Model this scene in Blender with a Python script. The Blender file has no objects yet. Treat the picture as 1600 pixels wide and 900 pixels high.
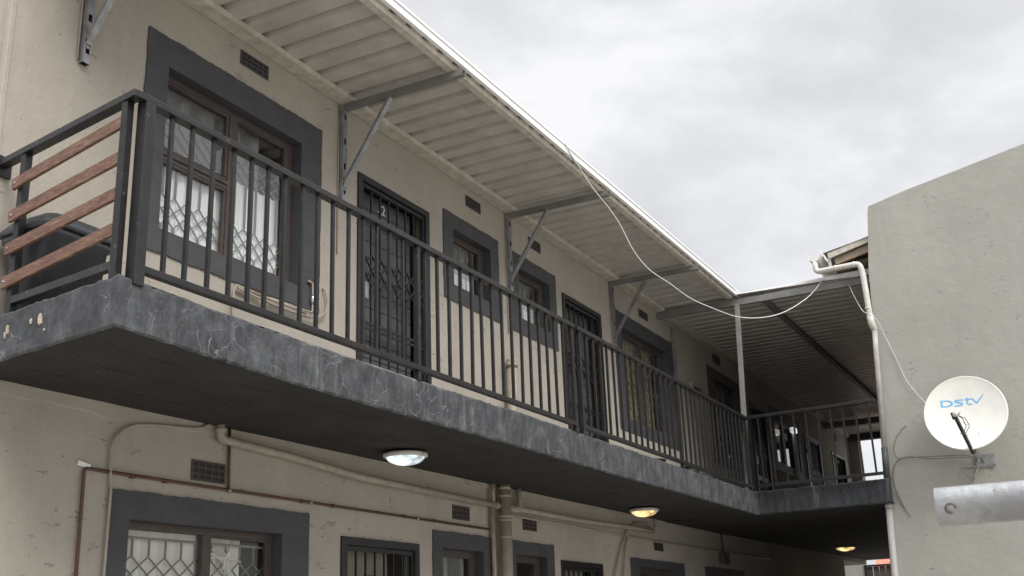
import bpy, bmesh, math, random
from mathutils import Vector, Matrix
random.seed(7)
S = bpy.context.scene
C = S.collection
R = math.radians
# ------------------------------------------------------------------ camera
cam_d = bpy.data.cameras.new('camera'); cam = bpy.data.objects.new('camera', cam_d); C.objects.link(cam)
fw = Vector((0.84590276, 0.43709635, 0.30560646)); rt = Vector((0.46885625, -0.88256169, -0.035478)); up = Vector((-0.25420925, -0.17329644, 0.95149672))
mt = Matrix(((rt.x, up.x, -fw.x, -3.2285), (rt.y, up.y, -fw.y, -4.7686), (rt.z, up.z, -fw.z, -1.3373), (0, 0, 0, 1)))
cam.matrix_world = mt
cam_d.sensor_width = 36; cam_d.lens = 1718.1/1600*36; cam_d.clip_end = 800; cam_d.clip_start = .05
cam_d.dof.use_dof = True; cam_d.dof.focus_distance = 8.0; cam_d.dof.aperture_fstop = 18.0
S.camera = cam
# ------------------------------------------------------------------ world, sun, exposure
SUN_EL, SUN_AZ = 42, 238          # azimuth of the sun measured from +X towards +Y
w = bpy.data.worlds.new('World'); S.world = w; w.use_nodes = True
nt = w.node_tree; N = nt.nodes; K = nt.links
for n in list(N): N.remove(n)
def wn(t, **k):
    n = N.new(t)
    for a, b in k.items(): setattr(n, a, b)
    return n
wo = wn('ShaderNodeOutputWorld'); mix = wn('ShaderNodeMixShader'); b1 = wn('ShaderNodeBackground'); b2 = wn('ShaderNodeBackground')
sky = wn('ShaderNodeTexSky', sky_type='NISHITA', sun_disc=False, sun_elevation=R(SUN_EL), sun_rotation=R(90-SUN_AZ))
K.new(sky.outputs[0], b1.inputs[0]); b1.inputs[1].default_value = .08
tc = wn('ShaderNodeTexCoord'); mp = wn('ShaderNodeMapping'); K.new(tc.outputs['Generated'], mp.inputs[0]); mp.inputs['Scale'].default_value = (1, 1, 1.9)
n1 = wn('ShaderNodeTexNoise'); n1.inputs['Scale'].default_value = 4.6; n1.inputs['Detail'].default_value = 8; n1.inputs['Roughness'].default_value = .56; n1.inputs['Distortion'].default_value = .25
K.new(mp.outputs[0], n1.inputs[0])
cr = wn('ShaderNodeValToRGB'); K.new(n1.outputs[0], cr.inputs[0])
cr.color_ramp.elements[0].position = .34; cr.color_ramp.elements[0].color = (.485, .49, .508, 1)
cr.color_ramp.elements[1].position = .66; cr.color_ramp.elements[1].color = (.68, .68, .692, 1)
e = cr.color_ramp.elements.new(.5); e.color = (.565, .57, .587, 1)
sp = wn('ShaderNodeSeparateXYZ'); K.new(tc.outputs['Generated'], sp.inputs[0])
mr = wn('ShaderNodeMapRange'); K.new(sp.outputs['Z'], mr.inputs[0])
mr.inputs[1].default_value = .58; mr.inputs[2].default_value = 1; mr.inputs[3].default_value = 1; mr.inputs[4].default_value = 4.2
K.new(cr.outputs[0], b2.inputs[0]); K.new(mr.outputs[0], b2.inputs[1])
mix.inputs[0].default_value = .94
K.new(b1.outputs[0], mix.inputs[1]); K.new(b2.outputs[0], mix.inputs[2]); K.new(mix.outputs[0], wo.inputs[0])
sd = bpy.data.lights.new('sun', 'SUN'); sd.energy = 1.7; sd.angle = R(28); sd.color = (1, .97, .92)
so = bpy.data.objects.new('sun', sd); C.objects.link(so)
d = Vector((math.cos(R(SUN_EL))*math.cos(R(SUN_AZ)), math.cos(R(SUN_EL))*math.sin(R(SUN_AZ)), math.sin(R(SUN_EL))))
so.rotation_euler = d.to_track_quat('Z', 'Y').to_euler()
S.view_settings.view_transform = 'Standard'; S.view_settings.look = 'None'; S.view_settings.gamma = 1
S.view_settings.exposure = 0.56
S.render.resolution_x = 1024; S.render.resolution_y = 576

# ------------------------------------------------------------------ materials
def newmat(name):
    m = bpy.data.materials.new(name); m.use_nodes = True
    return m, m.node_tree, m.node_tree.nodes['Principled BSDF']
def node(t, ty, **k):
    n = t.nodes.new(ty)
    for a, b in k.items():
        if a.startswith('i_'):
            key = a[2:]; key = int(key) if key.isdigit() else key
            n.inputs[key].default_value = b
        else: setattr(n, a, b)
    return n
def coords(t, scale=(1, 1, 1)):
    c = node(t, 'ShaderNodeTexCoord'); m = node(t, 'ShaderNodeMapping'); m.inputs['Scale'].default_value = scale
    t.links.new(c.outputs['Object'], m.inputs[0]); return m.outputs[0]
def noise(t, vec, s, det=4, rough=.55, dist=0):
    n = node(t, 'ShaderNodeTexNoise'); n.inputs['Scale'].default_value = s; n.inputs['Detail'].default_value = det
    n.inputs['Roughness'].default_value = rough; n.inputs['Distortion'].default_value = dist
    t.links.new(vec, n.inputs[0]); return n.outputs[0]
def ramp(t, v, stops):
    r = node(t, 'ShaderNodeValToRGB'); el = r.color_ramp.elements
    el[0].position, el[0].color = stops[0][0], (*stops[0][1], 1) if not isinstance(stops[0][1], float) else (stops[0][1],)*3+(1,)
    el[1].position, el[1].color = stops[-1][0], (*stops[-1][1], 1) if not isinstance(stops[-1][1], float) else (stops[-1][1],)*3+(1,)
    for p, c in stops[1:-1]:
        e = el.new(p); e.color = (*c, 1) if not isinstance(c, float) else (c, c, c, 1)
    t.links.new(v, r.inputs[0]); return r.outputs[0]
def mixc(t, f, a, b, mode='MIX'):
    m = node(t, 'ShaderNodeMix', data_type='RGBA', blend_type=mode)
    for sock, v in ((m.inputs[0], f), (m.inputs[6], a), (m.inputs[7], b)):
        if hasattr(v, 'links'): t.links.new(v, sock)
        else: sock.default_value = v if not isinstance(v, tuple) or len(v) == 4 else (*v, 1)
    return m.outputs[2]
def math_(t, op, a, b=None):
    m = node(t, 'ShaderNodeMath', operation=op)
    for i, v in enumerate((a, b)):
        if v is None: continue
        if hasattr(v, 'links'): t.links.new(v, m.inputs[i])
        else: m.inputs[i].default_value = v
    return m.outputs[0]
def bump(t, p, h, strength=.3, dist=.01):
    b = node(t, 'ShaderNodeBump'); b.inputs['Strength'].default_value = strength; b.inputs['Distance'].default_value = dist
    t.links.new(h, b.inputs['Height']); t.links.new(b.outputs[0], p.inputs['Normal'])

def paint(name, col, rough=.5, var=.25, scale=9, bumpy=.15, metal=0, wear=None, spec=.5, bd=.004):
    """painted or raw surface with blotches, fine grain and optional worn spots"""
    m, t, p = newmat(name); v = coords(t)
    a = noise(t, v, scale, 5, .6); b = noise(t, v, scale*9, 3, .6)
    f = ramp(t, a, [(.3, 0.0), (.7, 1.0)])
    lo = tuple(c*(1-var) for c in col); hi = tuple(min(1, c*(1+var*.8)) for c in col)
    c = mixc(t, f, lo, hi)
    if wear:
        wf = ramp(t, noise(t, v, scale*3.3, 6, .7), [(wear[1], 0.0), (wear[1]+.05, 1.0)])
        c = mixc(t, wf, c, wear[0])
    t.links.new(c, p.inputs['Base Color'])
    rr = ramp(t, b, [(.3, max(0.05, rough-.12)), (.7, min(1.0, rough+.12))]); t.links.new(rr, p.inputs['Roughness'])
    p.inputs['Metallic'].default_value = metal; p.inputs['Specular IOR Level'].default_value = spec
    bump(t, p, b, bumpy, bd)
    return m

def plaster(name, col, dirt, chip=.6, cscale=1.0):
    m, t, p = newmat(name); v = coords(t)
    big = noise(t, v, .9, 5, .6); med = noise(t, v, 6, 5, .65)
    c = mixc(t, ramp(t, big, [(.3, 0.0), (.72, 1.0)]), tuple(x*.86 for x in col), tuple(min(1, x*1.08) for x in col))
    c = mixc(t, ramp(t, med, [(.35, 0.0), (.75, .28)]), c, dirt)
    vs = coords(t, (5, 5, .45)); st = noise(t, vs, 1.6, 4, .6)
    c = mixc(t, ramp(t, st, [(.53, 0.0), (.8, .35)]), c, dirt)
    # gouges: short marks, and tiny dark pits
    g = noise(t, coords(t, (8*cscale, 8*cscale, 21*cscale)), 1.0, 3, .6, .5)
    g = math_(t, 'ADD', g, math_(t, 'MULTIPLY', math_(t, 'SUBTRACT', noise(t, v, 1.3, 3, .6), .5), .35))
    gf = ramp(t, g, [(chip+.06, 0.0), (chip+.09, 1.0)])
    gate = ramp(t, noise(t, v, 1.7, 2, .5), [(.40, 0.0), (.5, 1.0)])
    gf = math_(t, 'MULTIPLY', gf, gate)
    pit = node(t, 'ShaderNodeTexVoronoi'); pit.inputs['Scale'].default_value = 5*cscale; t.links.new(v, pit.inputs[0])
    pf = ramp(t, pit.outputs['Distance'], [(.02, 1.0), (.05, 0.0)])
    mark = math_(t, 'MAXIMUM', gf, pf)
    c = mixc(t, math_(t, 'MULTIPLY', mark, .2), c, tuple(x*.35 for x in col))
    t.links.new(c, p.inputs['Base Color']); p.inputs['Roughness'].default_value = .92; p.inputs['Specular IOR Level'].default_value = .15
    fine = noise(t, v, 55, 4, .7)
    h = math_(t, 'ADD', math_(t, 'MULTIPLY', fine, .35), math_(t, 'MULTIPLY', med, .9))
    h = math_(t, 'SUBTRACT', h, math_(t, 'MULTIPLY', mark, 1.0))
    bump(t, p, h, .7, .014)
    return m

M = {}
M['wall'] = plaster('greige_plaster', (.43, .395, .343), (.31, .28, .237), .605)
M['neighbour_wall'] = plaster('grey_plaster', (.375, .367, .334), (.31, .30, .27), .62, 1.15)
M['trim'] = paint('dark_grey_paint', (.060, .060, .066), .62, .18, 5, .3, wear=((.17, .165, .16), .70))
M['brown_frame'] = paint('brown_frame_paint', (.070, .055, .047), .45, .25, 14, .15)
M['rail'] = paint('black_rail_paint', (.015, .0145, .015), .42, .5, 7, .3, wear=((.13, .11, .095), .64))
M['gate'] = paint('black_gate_paint', (.016, .016, .019), .4, .3, 10, .1)
M['door'] = paint('door_paint', (.10, .10, .105), .5, .3, 3, .2)
M['grey_door'] = paint('pale_door_paint', (.21, .19, .16), .6, .2, 3, .2)
M['galv'] = paint('galvanised_steel', (.36, .37, .38), .38, .35, 10, .3, metal=.75, wear=((.20, .18, .16), .64))
M['grey_steel'] = paint('grey_steel_paint', (.20, .197, .19), .55, .2, 6, .2)
M['sheet'] = paint('roof_sheet_paint', (.53, .505, .46), .38, .14, 5, .2, wear=((.20, .17, .14), .66))
M['purlin'] = paint('beige_timber_paint', (.56, .52, .45), .7, .22, 12, .5, wear=((.22, .18, .13), .66))
M['white'] = paint('white_enamel', (.86, .86, .86), .4, .06, 5, .05)
M['pvc'] = paint('off_white_pvc', (.62, .60, .55), .4, .14, 6, .1)
M['beige_pipe'] = paint('beige_painted_pipe', (.36, .315, .26), .5, .2, 9, .2, wear=((.25, .20, .15), .66))
M['copper'] = paint('painted_copper', (.095, .042, .032), .45, .35, 12, .2)
M['chrome'] = paint('chrome', (.7, .7, .7), .15, .1, 5, .05, metal=1)
M['bin'] = paint('dark_plastic', (.045, .048, .055), .42, .2, 5, .1, wear=((.16, .16, .17), .7))
M['cable'] = paint('white_cable', (.66, .66, .65), .5, .12, 5, .1)
M['dark_cable'] = paint('dark_cable', (.14, .115, .085), .6, .3, 30, .1)
M['dish'] = paint('dish_enamel', (.72, .72, .665), .45, .07, 4, .08, wear=((.50, .47, .40), .70))
M['logo'] = paint('blue_print', (.16, .42, .70), .5, .12, 20, .05)
M['black'] = paint('black_plastic', (.02, .02, .02), .5, .2, 9, .1)
M['dark_in'] = paint('dark_room', (.12, .11, .10), .9, .2, 2, .1)
M['trellis'] = paint('trellis_steel', (.17, .17, .175), .5, .2, 9, .1)
M['white_num'] = paint('white_number', (.75, .75, .73), .5, .05, 9, .05)
M['old_pipe'] = M['galv']
M['pole_steel'] = paint('weathered_galvanised_pole', (.36, .365, .37), .48, .35, 12, .25, metal=.7, wear=((.25, .22, .19), .64))
M['timber'] = paint('weathered_eave_timber', (.33, .26, .19), .75, .35, 8, .5)
M['rust_tile'] = paint('terracotta_tile', (.50, .20, .13), .8, .25, 8, .4)
M['concrete'] = paint('concrete_ground', (.34, .322, .29), .9, .2, 1.5, .4)
M['gate_brown'] = paint('brown_gate_paint', (.07, .055, .045), .6, .2, 6, .2)
M['weathered_pipe'] = paint('weathered_grey_pipe', (.42, .41, .39), .55, .2, 7, .15, wear=((.28, .25, .22), .66))
M['rust_hole'] = paint('rusty_hole', (.12, .08, .065), .8, .4, 60, .3)
M['chip'] = paint('bare_plaster_chip', (.50, .42, .31), .9, .25, 40, .4)
M['mesh_curtain'] = None

def wood():
    m, t, p = newmat('weathered_slat_wood'); v = coords(t, (14, 2.6, 22)); g = noise(t, v, 3, 6, .65, .6)
    c = ramp(t, g, [(.3, (.085, .042, .028)), (.47, (.15, .075, .050)), (.6, (.20, .108, .075)), (.74, (.31, .22, .16))])
    w2 = ramp(t, noise(t, coords(t, (6, 6, 30)), 3, 6, .75), [(.54, 0.0), (.70, .5)])
    c = mixc(t, w2, c, (.42, .33, .28)); t.links.new(c, p.inputs['Base Color']); p.inputs['Roughness'].default_value = .65
    bump(t, p, g, .4, .004); return m
M['wood'] = wood()

def slab_face():
    m, t, p = newmat('slate_painted_concrete'); v = coords(t)
    a = noise(t, v, 6.5, 8, .72); c = ramp(t, a, [(.3, (.022, .0235, .027)), (.5, (.044, .047, .052)), (.72, (.100, .105, .113))])
    # chalky vertical runs
    s1 = noise(t, coords(t, (5.5, 5.5, 1.1)), 2.3, 6, .7, .4); c = mixc(t, ramp(t, s1, [(.5, 0.0), (.8, .38)]), c, (.225, .235, .245))
    s2 = noise(t, coords(t, (17, 17, 2.6)), 2, 5, .7, .5); c = mixc(t, ramp(t, s2, [(.55, 0.0), (.75, .45)]), c, (.03, .033, .042))
    f3 = noise(t, v, 38, 4, .75); c = mixc(t, ramp(t, f3, [(.58, 0.0), (.76, .35)]), c, (.30, .31, .325))
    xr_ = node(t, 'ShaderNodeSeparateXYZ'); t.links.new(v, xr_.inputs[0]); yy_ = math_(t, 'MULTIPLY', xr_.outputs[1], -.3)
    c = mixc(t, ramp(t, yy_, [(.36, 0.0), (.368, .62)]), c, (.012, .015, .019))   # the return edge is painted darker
    s4 = noise(t, coords(t, (2.1, 2.1, .25)), 2.0, 3, .55); c = mixc(t, ramp(t, s4, [(.66, 0.0), (.72, .32)]), c, (.24, .245, .25))
    # filled cracks
    dn = node(t, 'ShaderNodeTexNoise'); dn.inputs['Scale'].default_value = 4.5; dn.inputs['Detail'].default_value = 5; t.links.new(v, dn.inputs[0])
    sc = node(t, 'ShaderNodeVectorMath', operation='SCALE'); sc.inputs['Scale'].default_value = .22; t.links.new(dn.outputs['Color'], sc.inputs[0])
    av = node(t, 'ShaderNodeVectorMath', operation='ADD'); t.links.new(v, av.inputs[0]); t.links.new(sc.outputs[0], av.inputs[1])
    vo = node(t, 'ShaderNodeTexVoronoi', feature='DISTANCE_TO_EDGE'); vo.inputs['Scale'].default_value = 6.5; t.links.new(av.outputs[0], vo.inputs[0])
    ck = ramp(t, vo.outputs['Distance'], [(.003, 1.0), (.017, 0.0)])
    gate = ramp(t, noise(t, v, 3.4, 3, .6), [(.47, 0.0), (.53, 1.0)])
    xx = node(t, 'ShaderNodeSeparateXYZ'); t.links.new(v, xx.inputs[0])
    age = ramp(t, math_(t, 'MULTIPLY', xx.outputs[0], .1), [(.33, 1.0), (.5, .45), (.66, .12)])
    ckf = math_(t, 'MULTIPLY', math_(t, 'MULTIPLY', ck, gate), age)
    c = mixc(t, math_(t, 'MULTIPLY', ckf, .5), c, (.33, .35, .37))
    t.links.new(c, p.inputs['Base Color']); p.inputs['Roughness'].default_value = .7
    h = math_(t, 'ADD', noise(t, v, 22, 5, .7), math_(t, 'MULTIPLY', ckf, .6)); bump(t, p, h, .6, .010)
    return m
M['slab_face'] = slab_face()
M['slab_under'] = paint('black_soffit_paint', (.018, .0165, .0145), .8, .45, 2.6, .5, wear=((.075, .055, .042), .655), bd=.01)
M['slab_top'] = paint('balcony_floor', (.20, .19, .18), .9, .2, 3, .4)

def cloth(name, col, dens=.9, fold=20):
    m, t, p = newmat(name); v = coords(t, (1, .05, .04)); g = noise(t, v, fold, 2, .5, 0)
    c = mixc(t, ramp(t, g, [(.3, 0.0), (.7, 1.0)]), tuple(x*.86 for x in col), col); t.links.new(c, p.inputs['Base Color'])
    p.inputs['Roughness'].default_value = .95; p.inputs['Specular IOR Level'].default_value = .1; bump(t, p, g, .3, .01)
    return m
M['curtain_white'] = cloth('white_half_curtain', (.93, .94, .95))
M['curtain_net'] = cloth('grey_net_curtain', (.38, .38, .385), fold=16)
M['curtain_cream'] = cloth('cream_curtain', (.86, .85, .79))
def blind():
    m, t, p = newmat('patterned_bead_blind'); c = node(t, 'ShaderNodeTexCoord'); mp_ = node(t, 'ShaderNodeMapping'); mp_.inputs['Scale'].default_value = (14, 1, 34)
    t.links.new(c.outputs['Object'], mp_.inputs[0]); v = mp_.outputs[0]
    g = noise(t, v, 1.0, 2, .5); br = node(t, 'ShaderNodeTexBrick'); mp2 = node(t, 'ShaderNodeMapping'); mp2.inputs['Rotation'].default_value = (R(-90), 0, 0)
    t.links.new(c.outputs['Object'], mp2.inputs[0]); t.links.new(mp2.outputs[0], br.inputs[0]); br.inputs['Scale'].default_value = 16; br.inputs['Mortar Size'].default_value = .028
    br.inputs['Color1'].default_value = (.86, .78, .46, 1); br.inputs['Color2'].default_value = (.74, .62, .34, 1); br.inputs['Mortar'].default_value = (.02, .018, .014, 1)
    cc = mixc(t, ramp(t, g, [(.50, 0.0), (.62, .8)]), br.outputs[0], (.05, .04, .025)); t.links.new(cc, p.inputs['Base Color']); p.inputs['Roughness'].default_value = .8
    return m
M['blind'] = blind()
def glass():
    m = bpy.data.materials.new('window_glass'); m.use_nodes = True; t = m.node_tree; t.nodes.clear()
    o = node(t, 'ShaderNodeOutputMaterial'); mx = node(t, 'ShaderNodeMixShader'); tr = node(t, 'ShaderNodeBsdfTransparent'); gl = node(t, 'ShaderNodeBsdfGlossy'); gl.inputs['Roughness'].default_value = .03
    tr.inputs[0].default_value = (.985, .99, .985, 1); fr = node(t, 'ShaderNodeLayerWeight'); fr.inputs[0].default_value = .5
    a = math_(t, 'POWER', fr.outputs['Facing'], 3.0); a = math_(t, 'MULTIPLY', a, .9); a = math_(t, 'ADD', a, .04)
    t.links.new(a, mx.inputs[0]); t.links.new(tr.outputs[0], mx.inputs[1]); t.links.new(gl.outputs[0], mx.inputs[2]); t.links.new(mx.outputs[0], o.inputs[0])
    return m
M['glass'] = glass()
def emis(name, col, s, spot):
    m, t, p = newmat(name); p.inputs['Base Color'].default_value = (*[x*.6 for x in col], 1); p.inputs['Roughness'].default_value = .15
    v = coords(t, (1, 1, 1)); n = noise(t, v, spot, 2, .5); st = ramp(t, n, [(.38, .12), (.6, 1.0)])
    p.inputs['Emission Color'].default_value = (*col, 1); t.links.new(math_(t, 'MULTIPLY', st, s), p.inputs['Emission Strength']); return m
M['lamp_cool'] = emis('cool_lit_diffuser', (.80, .93, 1.0), .8, 7)
M['lamp_warm'] = emis('warm_lit_diffuser', (1.0, .70, .30), 1.1, 9)

# ------------------------------------------------------------------ mesh helpers
class MB:
    def __init__(s): s.v = []; s.f = []; s.m = []; s.sm = []
    def face(s, pts, m=0, sm=False):
        b = len(s.v); s.v += [tuple(p) for p in pts]; s.f.append(tuple(range(b, b+len(pts)))); s.m.append(m); s.sm.append(sm)
    def raw(s, vs, fs, m=0, sm=False):
        b = len(s.v); s.v += [tuple(p) for p in vs]
        for f in fs: s.f.append(tuple(b+i for i in f)); s.m.append(m); s.sm.append(sm)
    def box(s, x0, x1, y0, y1, z0, z1, m=0):
        x0, x1 = sorted((x0, x1)); y0, y1 = sorted((y0, y1)); z0, z1 = sorted((z0, z1))
        vs = [(x, y, z) for x in (x0, x1) for y in (y0, y1) for z in (z0, z1)]
        s.raw(vs, [(0, 1, 3, 2), (4, 6, 7, 5), (0, 4, 5, 1), (2, 3, 7, 6), (0, 2, 6, 4), (1, 5, 7, 3)], m)
    def bar(s, a, b, w, h, m=0, upv=(0, 0, 1), open_end=False):
        a = Vector(a); b = Vector(b); d = (b-a).normalized(); u = Vector(upv)
        if abs(d.dot(u)) > .98: u = Vector((1, 0, 0))
        r = d.cross(u).normalized(); u = r.cross(d).normalized()
        vs = []
        for p in (a, b):
            for i, j in ((-1, -1), (1, -1), (1, 1), (-1, 1)): vs.append(p + r*(i*w/2) + u*(j*h/2))
        fs = [(0, 1, 5, 4), (1, 2, 6, 5), (2, 3, 7, 6), (3, 0, 4, 7), (3, 2, 1, 0)]
        if not open_end: fs.append((4, 5, 6, 7)); s.raw(vs, fs, m)
        else:
            k = .82; b2 = b - d*min(.5, (b-a).length*.5); base = len(vs)
            for p in (b, b2):
                for i, j in ((-1, -1), (1, -1), (1, 1), (-1, 1)): vs.append(p + r*(i*(w/2-.004)) + u*(j*(h/2-.004)))
            for i in range(4):
                n = (i+1) % 4
                fs.append((4+i, 4+n, 8+n, 8+i)); fs.append((8+i, 8+n, 12+n, 12+i))
            fs.append((12, 13, 14, 15)); s.raw(vs, fs, m)
    def tube(s, pts, r, seg=10, m=0, cap=True, sm=True):
        P = [Vector(p) for p in pts]; n = len(P); rings = []; u = None
        for i, p in enumerate(P):
            d = ((P[min(i+1, n-1)]-P[max(i-1, 0)])).normalized()
            if u is None:
                u = Vector((0, 0, 1)) if abs(d.z) < .9 else Vector((1, 0, 0))
            u = (u - d*u.dot(d)).normalized(); w_ = d.cross(u)
            rr = r[i] if isinstance(r, (list, tuple)) else r
            rings.append([p + (u*math.cos(a)+w_*math.sin(a))*rr for a in [2*math.pi*k/seg for k in range(seg)]])
        vs = [q for g in rings for q in g]; fs = []
        for i in range(n-1):
            for k in range(seg): fs.append((i*seg+k, i*seg+(k+1) % seg, (i+1)*seg+(k+1) % seg, (i+1)*seg+k))
        s.raw(vs, fs, m, sm)
        if cap: s.raw(rings[0][::-1], [tuple(range(seg))], m); s.raw(rings[-1], [tuple(range(seg))], m)
    def lathe(s, c, axis, prof, seg=32, m=0):
        ax = Vector(axis).normalized(); u = ax.orthogonal().normalized(); w_ = ax.cross(u); c = Vector(c); n = len(prof); vs = []
        for (h, r) in prof:
            for k in range(seg): a = 2*math.pi*k/seg; vs.append(c + ax*h + (u*math.cos(a)+w_*math.sin(a))*r)
        s.raw(vs, [(i*seg+k, i*seg+(k+1) % seg, (i+1)*seg+(k+1) % seg, (i+1)*seg+k) for i in range(n-1) for k in range(seg)], m, True)
    def build(s, name, mats, parent=None, bevel=0, off=None):
        me = bpy.data.meshes.new(name)
        o0 = Vector(off) if off is not None else (Vector(parent['_o']) if parent is not None and '_o' in parent else Vector((0, 0, 0)))
        me.from_pydata([tuple(Vector(v)-o0) for v in s.v], [], s.f)
        for mm in (mats if isinstance(mats, (list, tuple)) else [mats]): me.materials.append(M[mm] if isinstance(mm, str) else mm)
        for p, mi, sm in zip(me.polygons, s.m, s.sm): p.material_index = mi; p.use_smooth = sm
        bm = bmesh.new(); bm.from_mesh(me); bmesh.ops.remove_doubles(bm, verts=bm.verts, dist=1e-5); bmesh.ops.recalc_face_normals(bm, faces=bm.faces); bm.to_mesh(me); bm.free()
        o = bpy.data.objects.new(name, me); C.objects.link(o)
        if parent is not None: o.parent = parent; o['_o'] = tuple(o0)
        else: o['_o'] = tuple(o0); o.location = o0
        if bevel:
            b = o.modifiers.new('edge', 'BEVEL'); b.width = bevel; b.segments = 2; b.limit_method = 'ANGLE'; b.angle_limit = R(40)
        return o
def tag(o, label=None, cat=None, group=None, kind=None):
    if label: o['label'] = label
    if cat: o['category'] = cat
    if group: o['group'] = group
    if kind: o['kind'] = kind
    return o
def thing(name, loc, label, cat, group=None):
    o = bpy.data.objects.new(name, None); C.objects.link(o); o.location = loc; o['_o'] = tuple(loc); o.empty_display_size = .2
    return tag(o, label, cat, group)
def text_mesh(body, size, ext=.001):
    cu = bpy.data.curves.new('t', 'FONT'); cu.body = body; cu.size = size; cu.extrude = ext; cu.resolution_u = 6
    ob = bpy.data.objects.new('t', cu); C.objects.link(ob); dg = bpy.context.evaluated_depsgraph_get(); dg.update()
    me = bpy.data.meshes.new_from_object(ob.evaluated_get(dg)); vs = [v.co.copy() for v in me.vertices]; fs = [tuple(p.vertices) for p in me.polygons]
    bpy.data.objects.remove(ob); bpy.data.curves.remove(cu); bpy.data.meshes.remove(me)
    return vs, fs
def interp(x, xs, ys):
    if x <= xs[0]: return ys[0]
    for i in range(1, len(xs)):
        if x <= xs[i]: return ys[i-1]+(ys[i]-ys[i-1])*(x-xs[i-1])/(xs[i]-xs[i-1])
    return ys[-1]

D, L, ZT, ZR = 1.18, 9.82, .247, 1.147
GZ = -2.65; TA = math.tan(R(3.94))
XE = 22.6
# ------------------------------------------------------------------ setting: ground
g = MB(); g.face([(-400, -400, GZ), (400, -400, GZ), (400, 400, GZ), (-400, 400, GZ)])
tag(g.build('ground', 'concrete'), kind='structure')

# ------------------------------------------------------------------ the apartment building
bld = thing('apartment_building', (.19, 0, GZ), 'long two storey greige plastered block of flats with dark window surrounds and a concrete balcony', 'building')
# openings: x0,x1,z0,z1 (hole)
WU = [dict(o=(1.144, 2.913, .974, 2.437), h=(1.325, 2.672, 1.12, 2.235), t='big'),
      dict(o=(4.687, 5.718, 1.568, 2.404), h=(4.851, 5.558, 1.72, 2.262), t='small'),
      dict(o=(5.965, 7.005, 1.56, 2.396), h=(6.13, 6.84, 1.72, 2.255), t='small'),
      dict(o=(8.62, 10.64, .975, 2.445), h=(8.84, 10.38, 1.12, 2.265), t='blind'),
      dict(o=(12.144, 13.75, 1.0, 2.45), h=(12.45, 13.55, 1.15, 2.30), t='dark'),
      dict(o=(15.55, 17.6, 1.30, 2.42), h=(15.75, 17.4, 1.45, 2.28), t='dark')]
WL = [dict(o=(1.112, 2.852, -1.93, -.461), h=(1.255, 2.575, -1.78, -.612), t='lower_big'),
      dict(o=(4.442, 5.43, -1.31, -.462), h=(4.586, 5.26, -1.16, -.59), t='lower_small'),
      dict(o=(5.70, 6.666, -1.31, -.464), h=(5.86, 6.50, -1.16, -.58), t='lower_small'),
      dict(o=(8.642, 10.437, -1.93, -.485), h=(8.91, 10.12, -1.78, -.572), t='dark'),
      dict(o=(11.27, 13.05, -1.93, -.48), h=(11.45, 12.85, -1.78, -.60), t='dark')]
DR = [dict(h=(3.386, 4.442, ZT, 2.275), n='2'), dict(h=(7.164, 8.206, ZT, 2.257)), dict(h=(14.30, 15.20, ZT, 2.27)), dict(h=(17.95, 19.2, ZT, 2.27)), dict(h=(20.3, 21.6, ZT, 2.22), t='glass'),
      dict(h=(3.22, 4.231, GZ+.02, -.588), low=1), dict(h=(6.823, 7.833, GZ+.02, -.595), low=1), dict(h=(14.0, 15.0, GZ+.02, -.60), low=1)]
def wall_panel(mb, x0, x1, z0, z1, holes, y=0, m=0, step=.6):
    xs = sorted(set([x0, x1]+[v for h in holes for v in h[:2] if x0 < v < x1])); zs = sorted(set([z0, z1]+[v for h in holes for v in h[2:] if z0 < v < z1]))
    for i in range(len(xs)-1):
        for j in range(len(zs)-1):
            cx, cz = (xs[i]+xs[i+1])/2, (zs[j]+zs[j+1])/2
            if any(h[0] < cx < h[1] and h[2] < cz < h[3] for h in holes): continue
            mb.face([(xs[i], y, zs[j]), (xs[i+1], y, zs[j]), (xs[i+1], y, zs[j+1]), (xs[i], y, zs[j+1])], m)
holesU = [w_['h'] for w_ in WU]+[d_['h'] for d_ in DR if not d_.get('low')]
holesL = [w_['h'] for w_ in WL]+[d_['h'] for d_ in DR if d_.get('low')]
wb = MB()
wall_panel(wb, .19, XE, 0.0, 2.95, holesU)
wall_panel(wb, .19, 20.2, GZ, 0.0, holesL)
for h in holesU+holesL:
    x0, x1, z0, z1 = h; y = .13
    wb.face([(x0, 0, z0), (x0, y, z0), (x0, y, z1), (x0, 0, z1)]); wb.face([(x1, 0, z0), (x1, 0, z1), (x1, y, z1), (x1, y, z0)])
    wb.face([(x0, 0, z1), (x0, y, z1), (x1, y, z1), (x1, 0, z1)]); wb.face([(x0, 0, z0), (x1, 0, z0), (x1, y, z0), (x0, y, z0)])
    # dark room behind
    Y = 1.6; q = [(x0-.3, z0-.1), (x1+.3, z0-.1), (x1+.3, z1+.15), (x0-.3, z1+.15)]
    for a in range(4):
        b = (a+1) % 4; wb.face([(q[a][0], y, q[a][1]), (q[b][0], y, q[b][1]), (q[b][0], Y, q[b][1]), (q[a][0], Y, q[a][1])], 1)
    wb.face([(p[0], Y, p[1]) for p in q], 1)
    wall_panel(wb, x0-.3, x1+.3, z0-.1, z1+.15, [h], y, 1)
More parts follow.
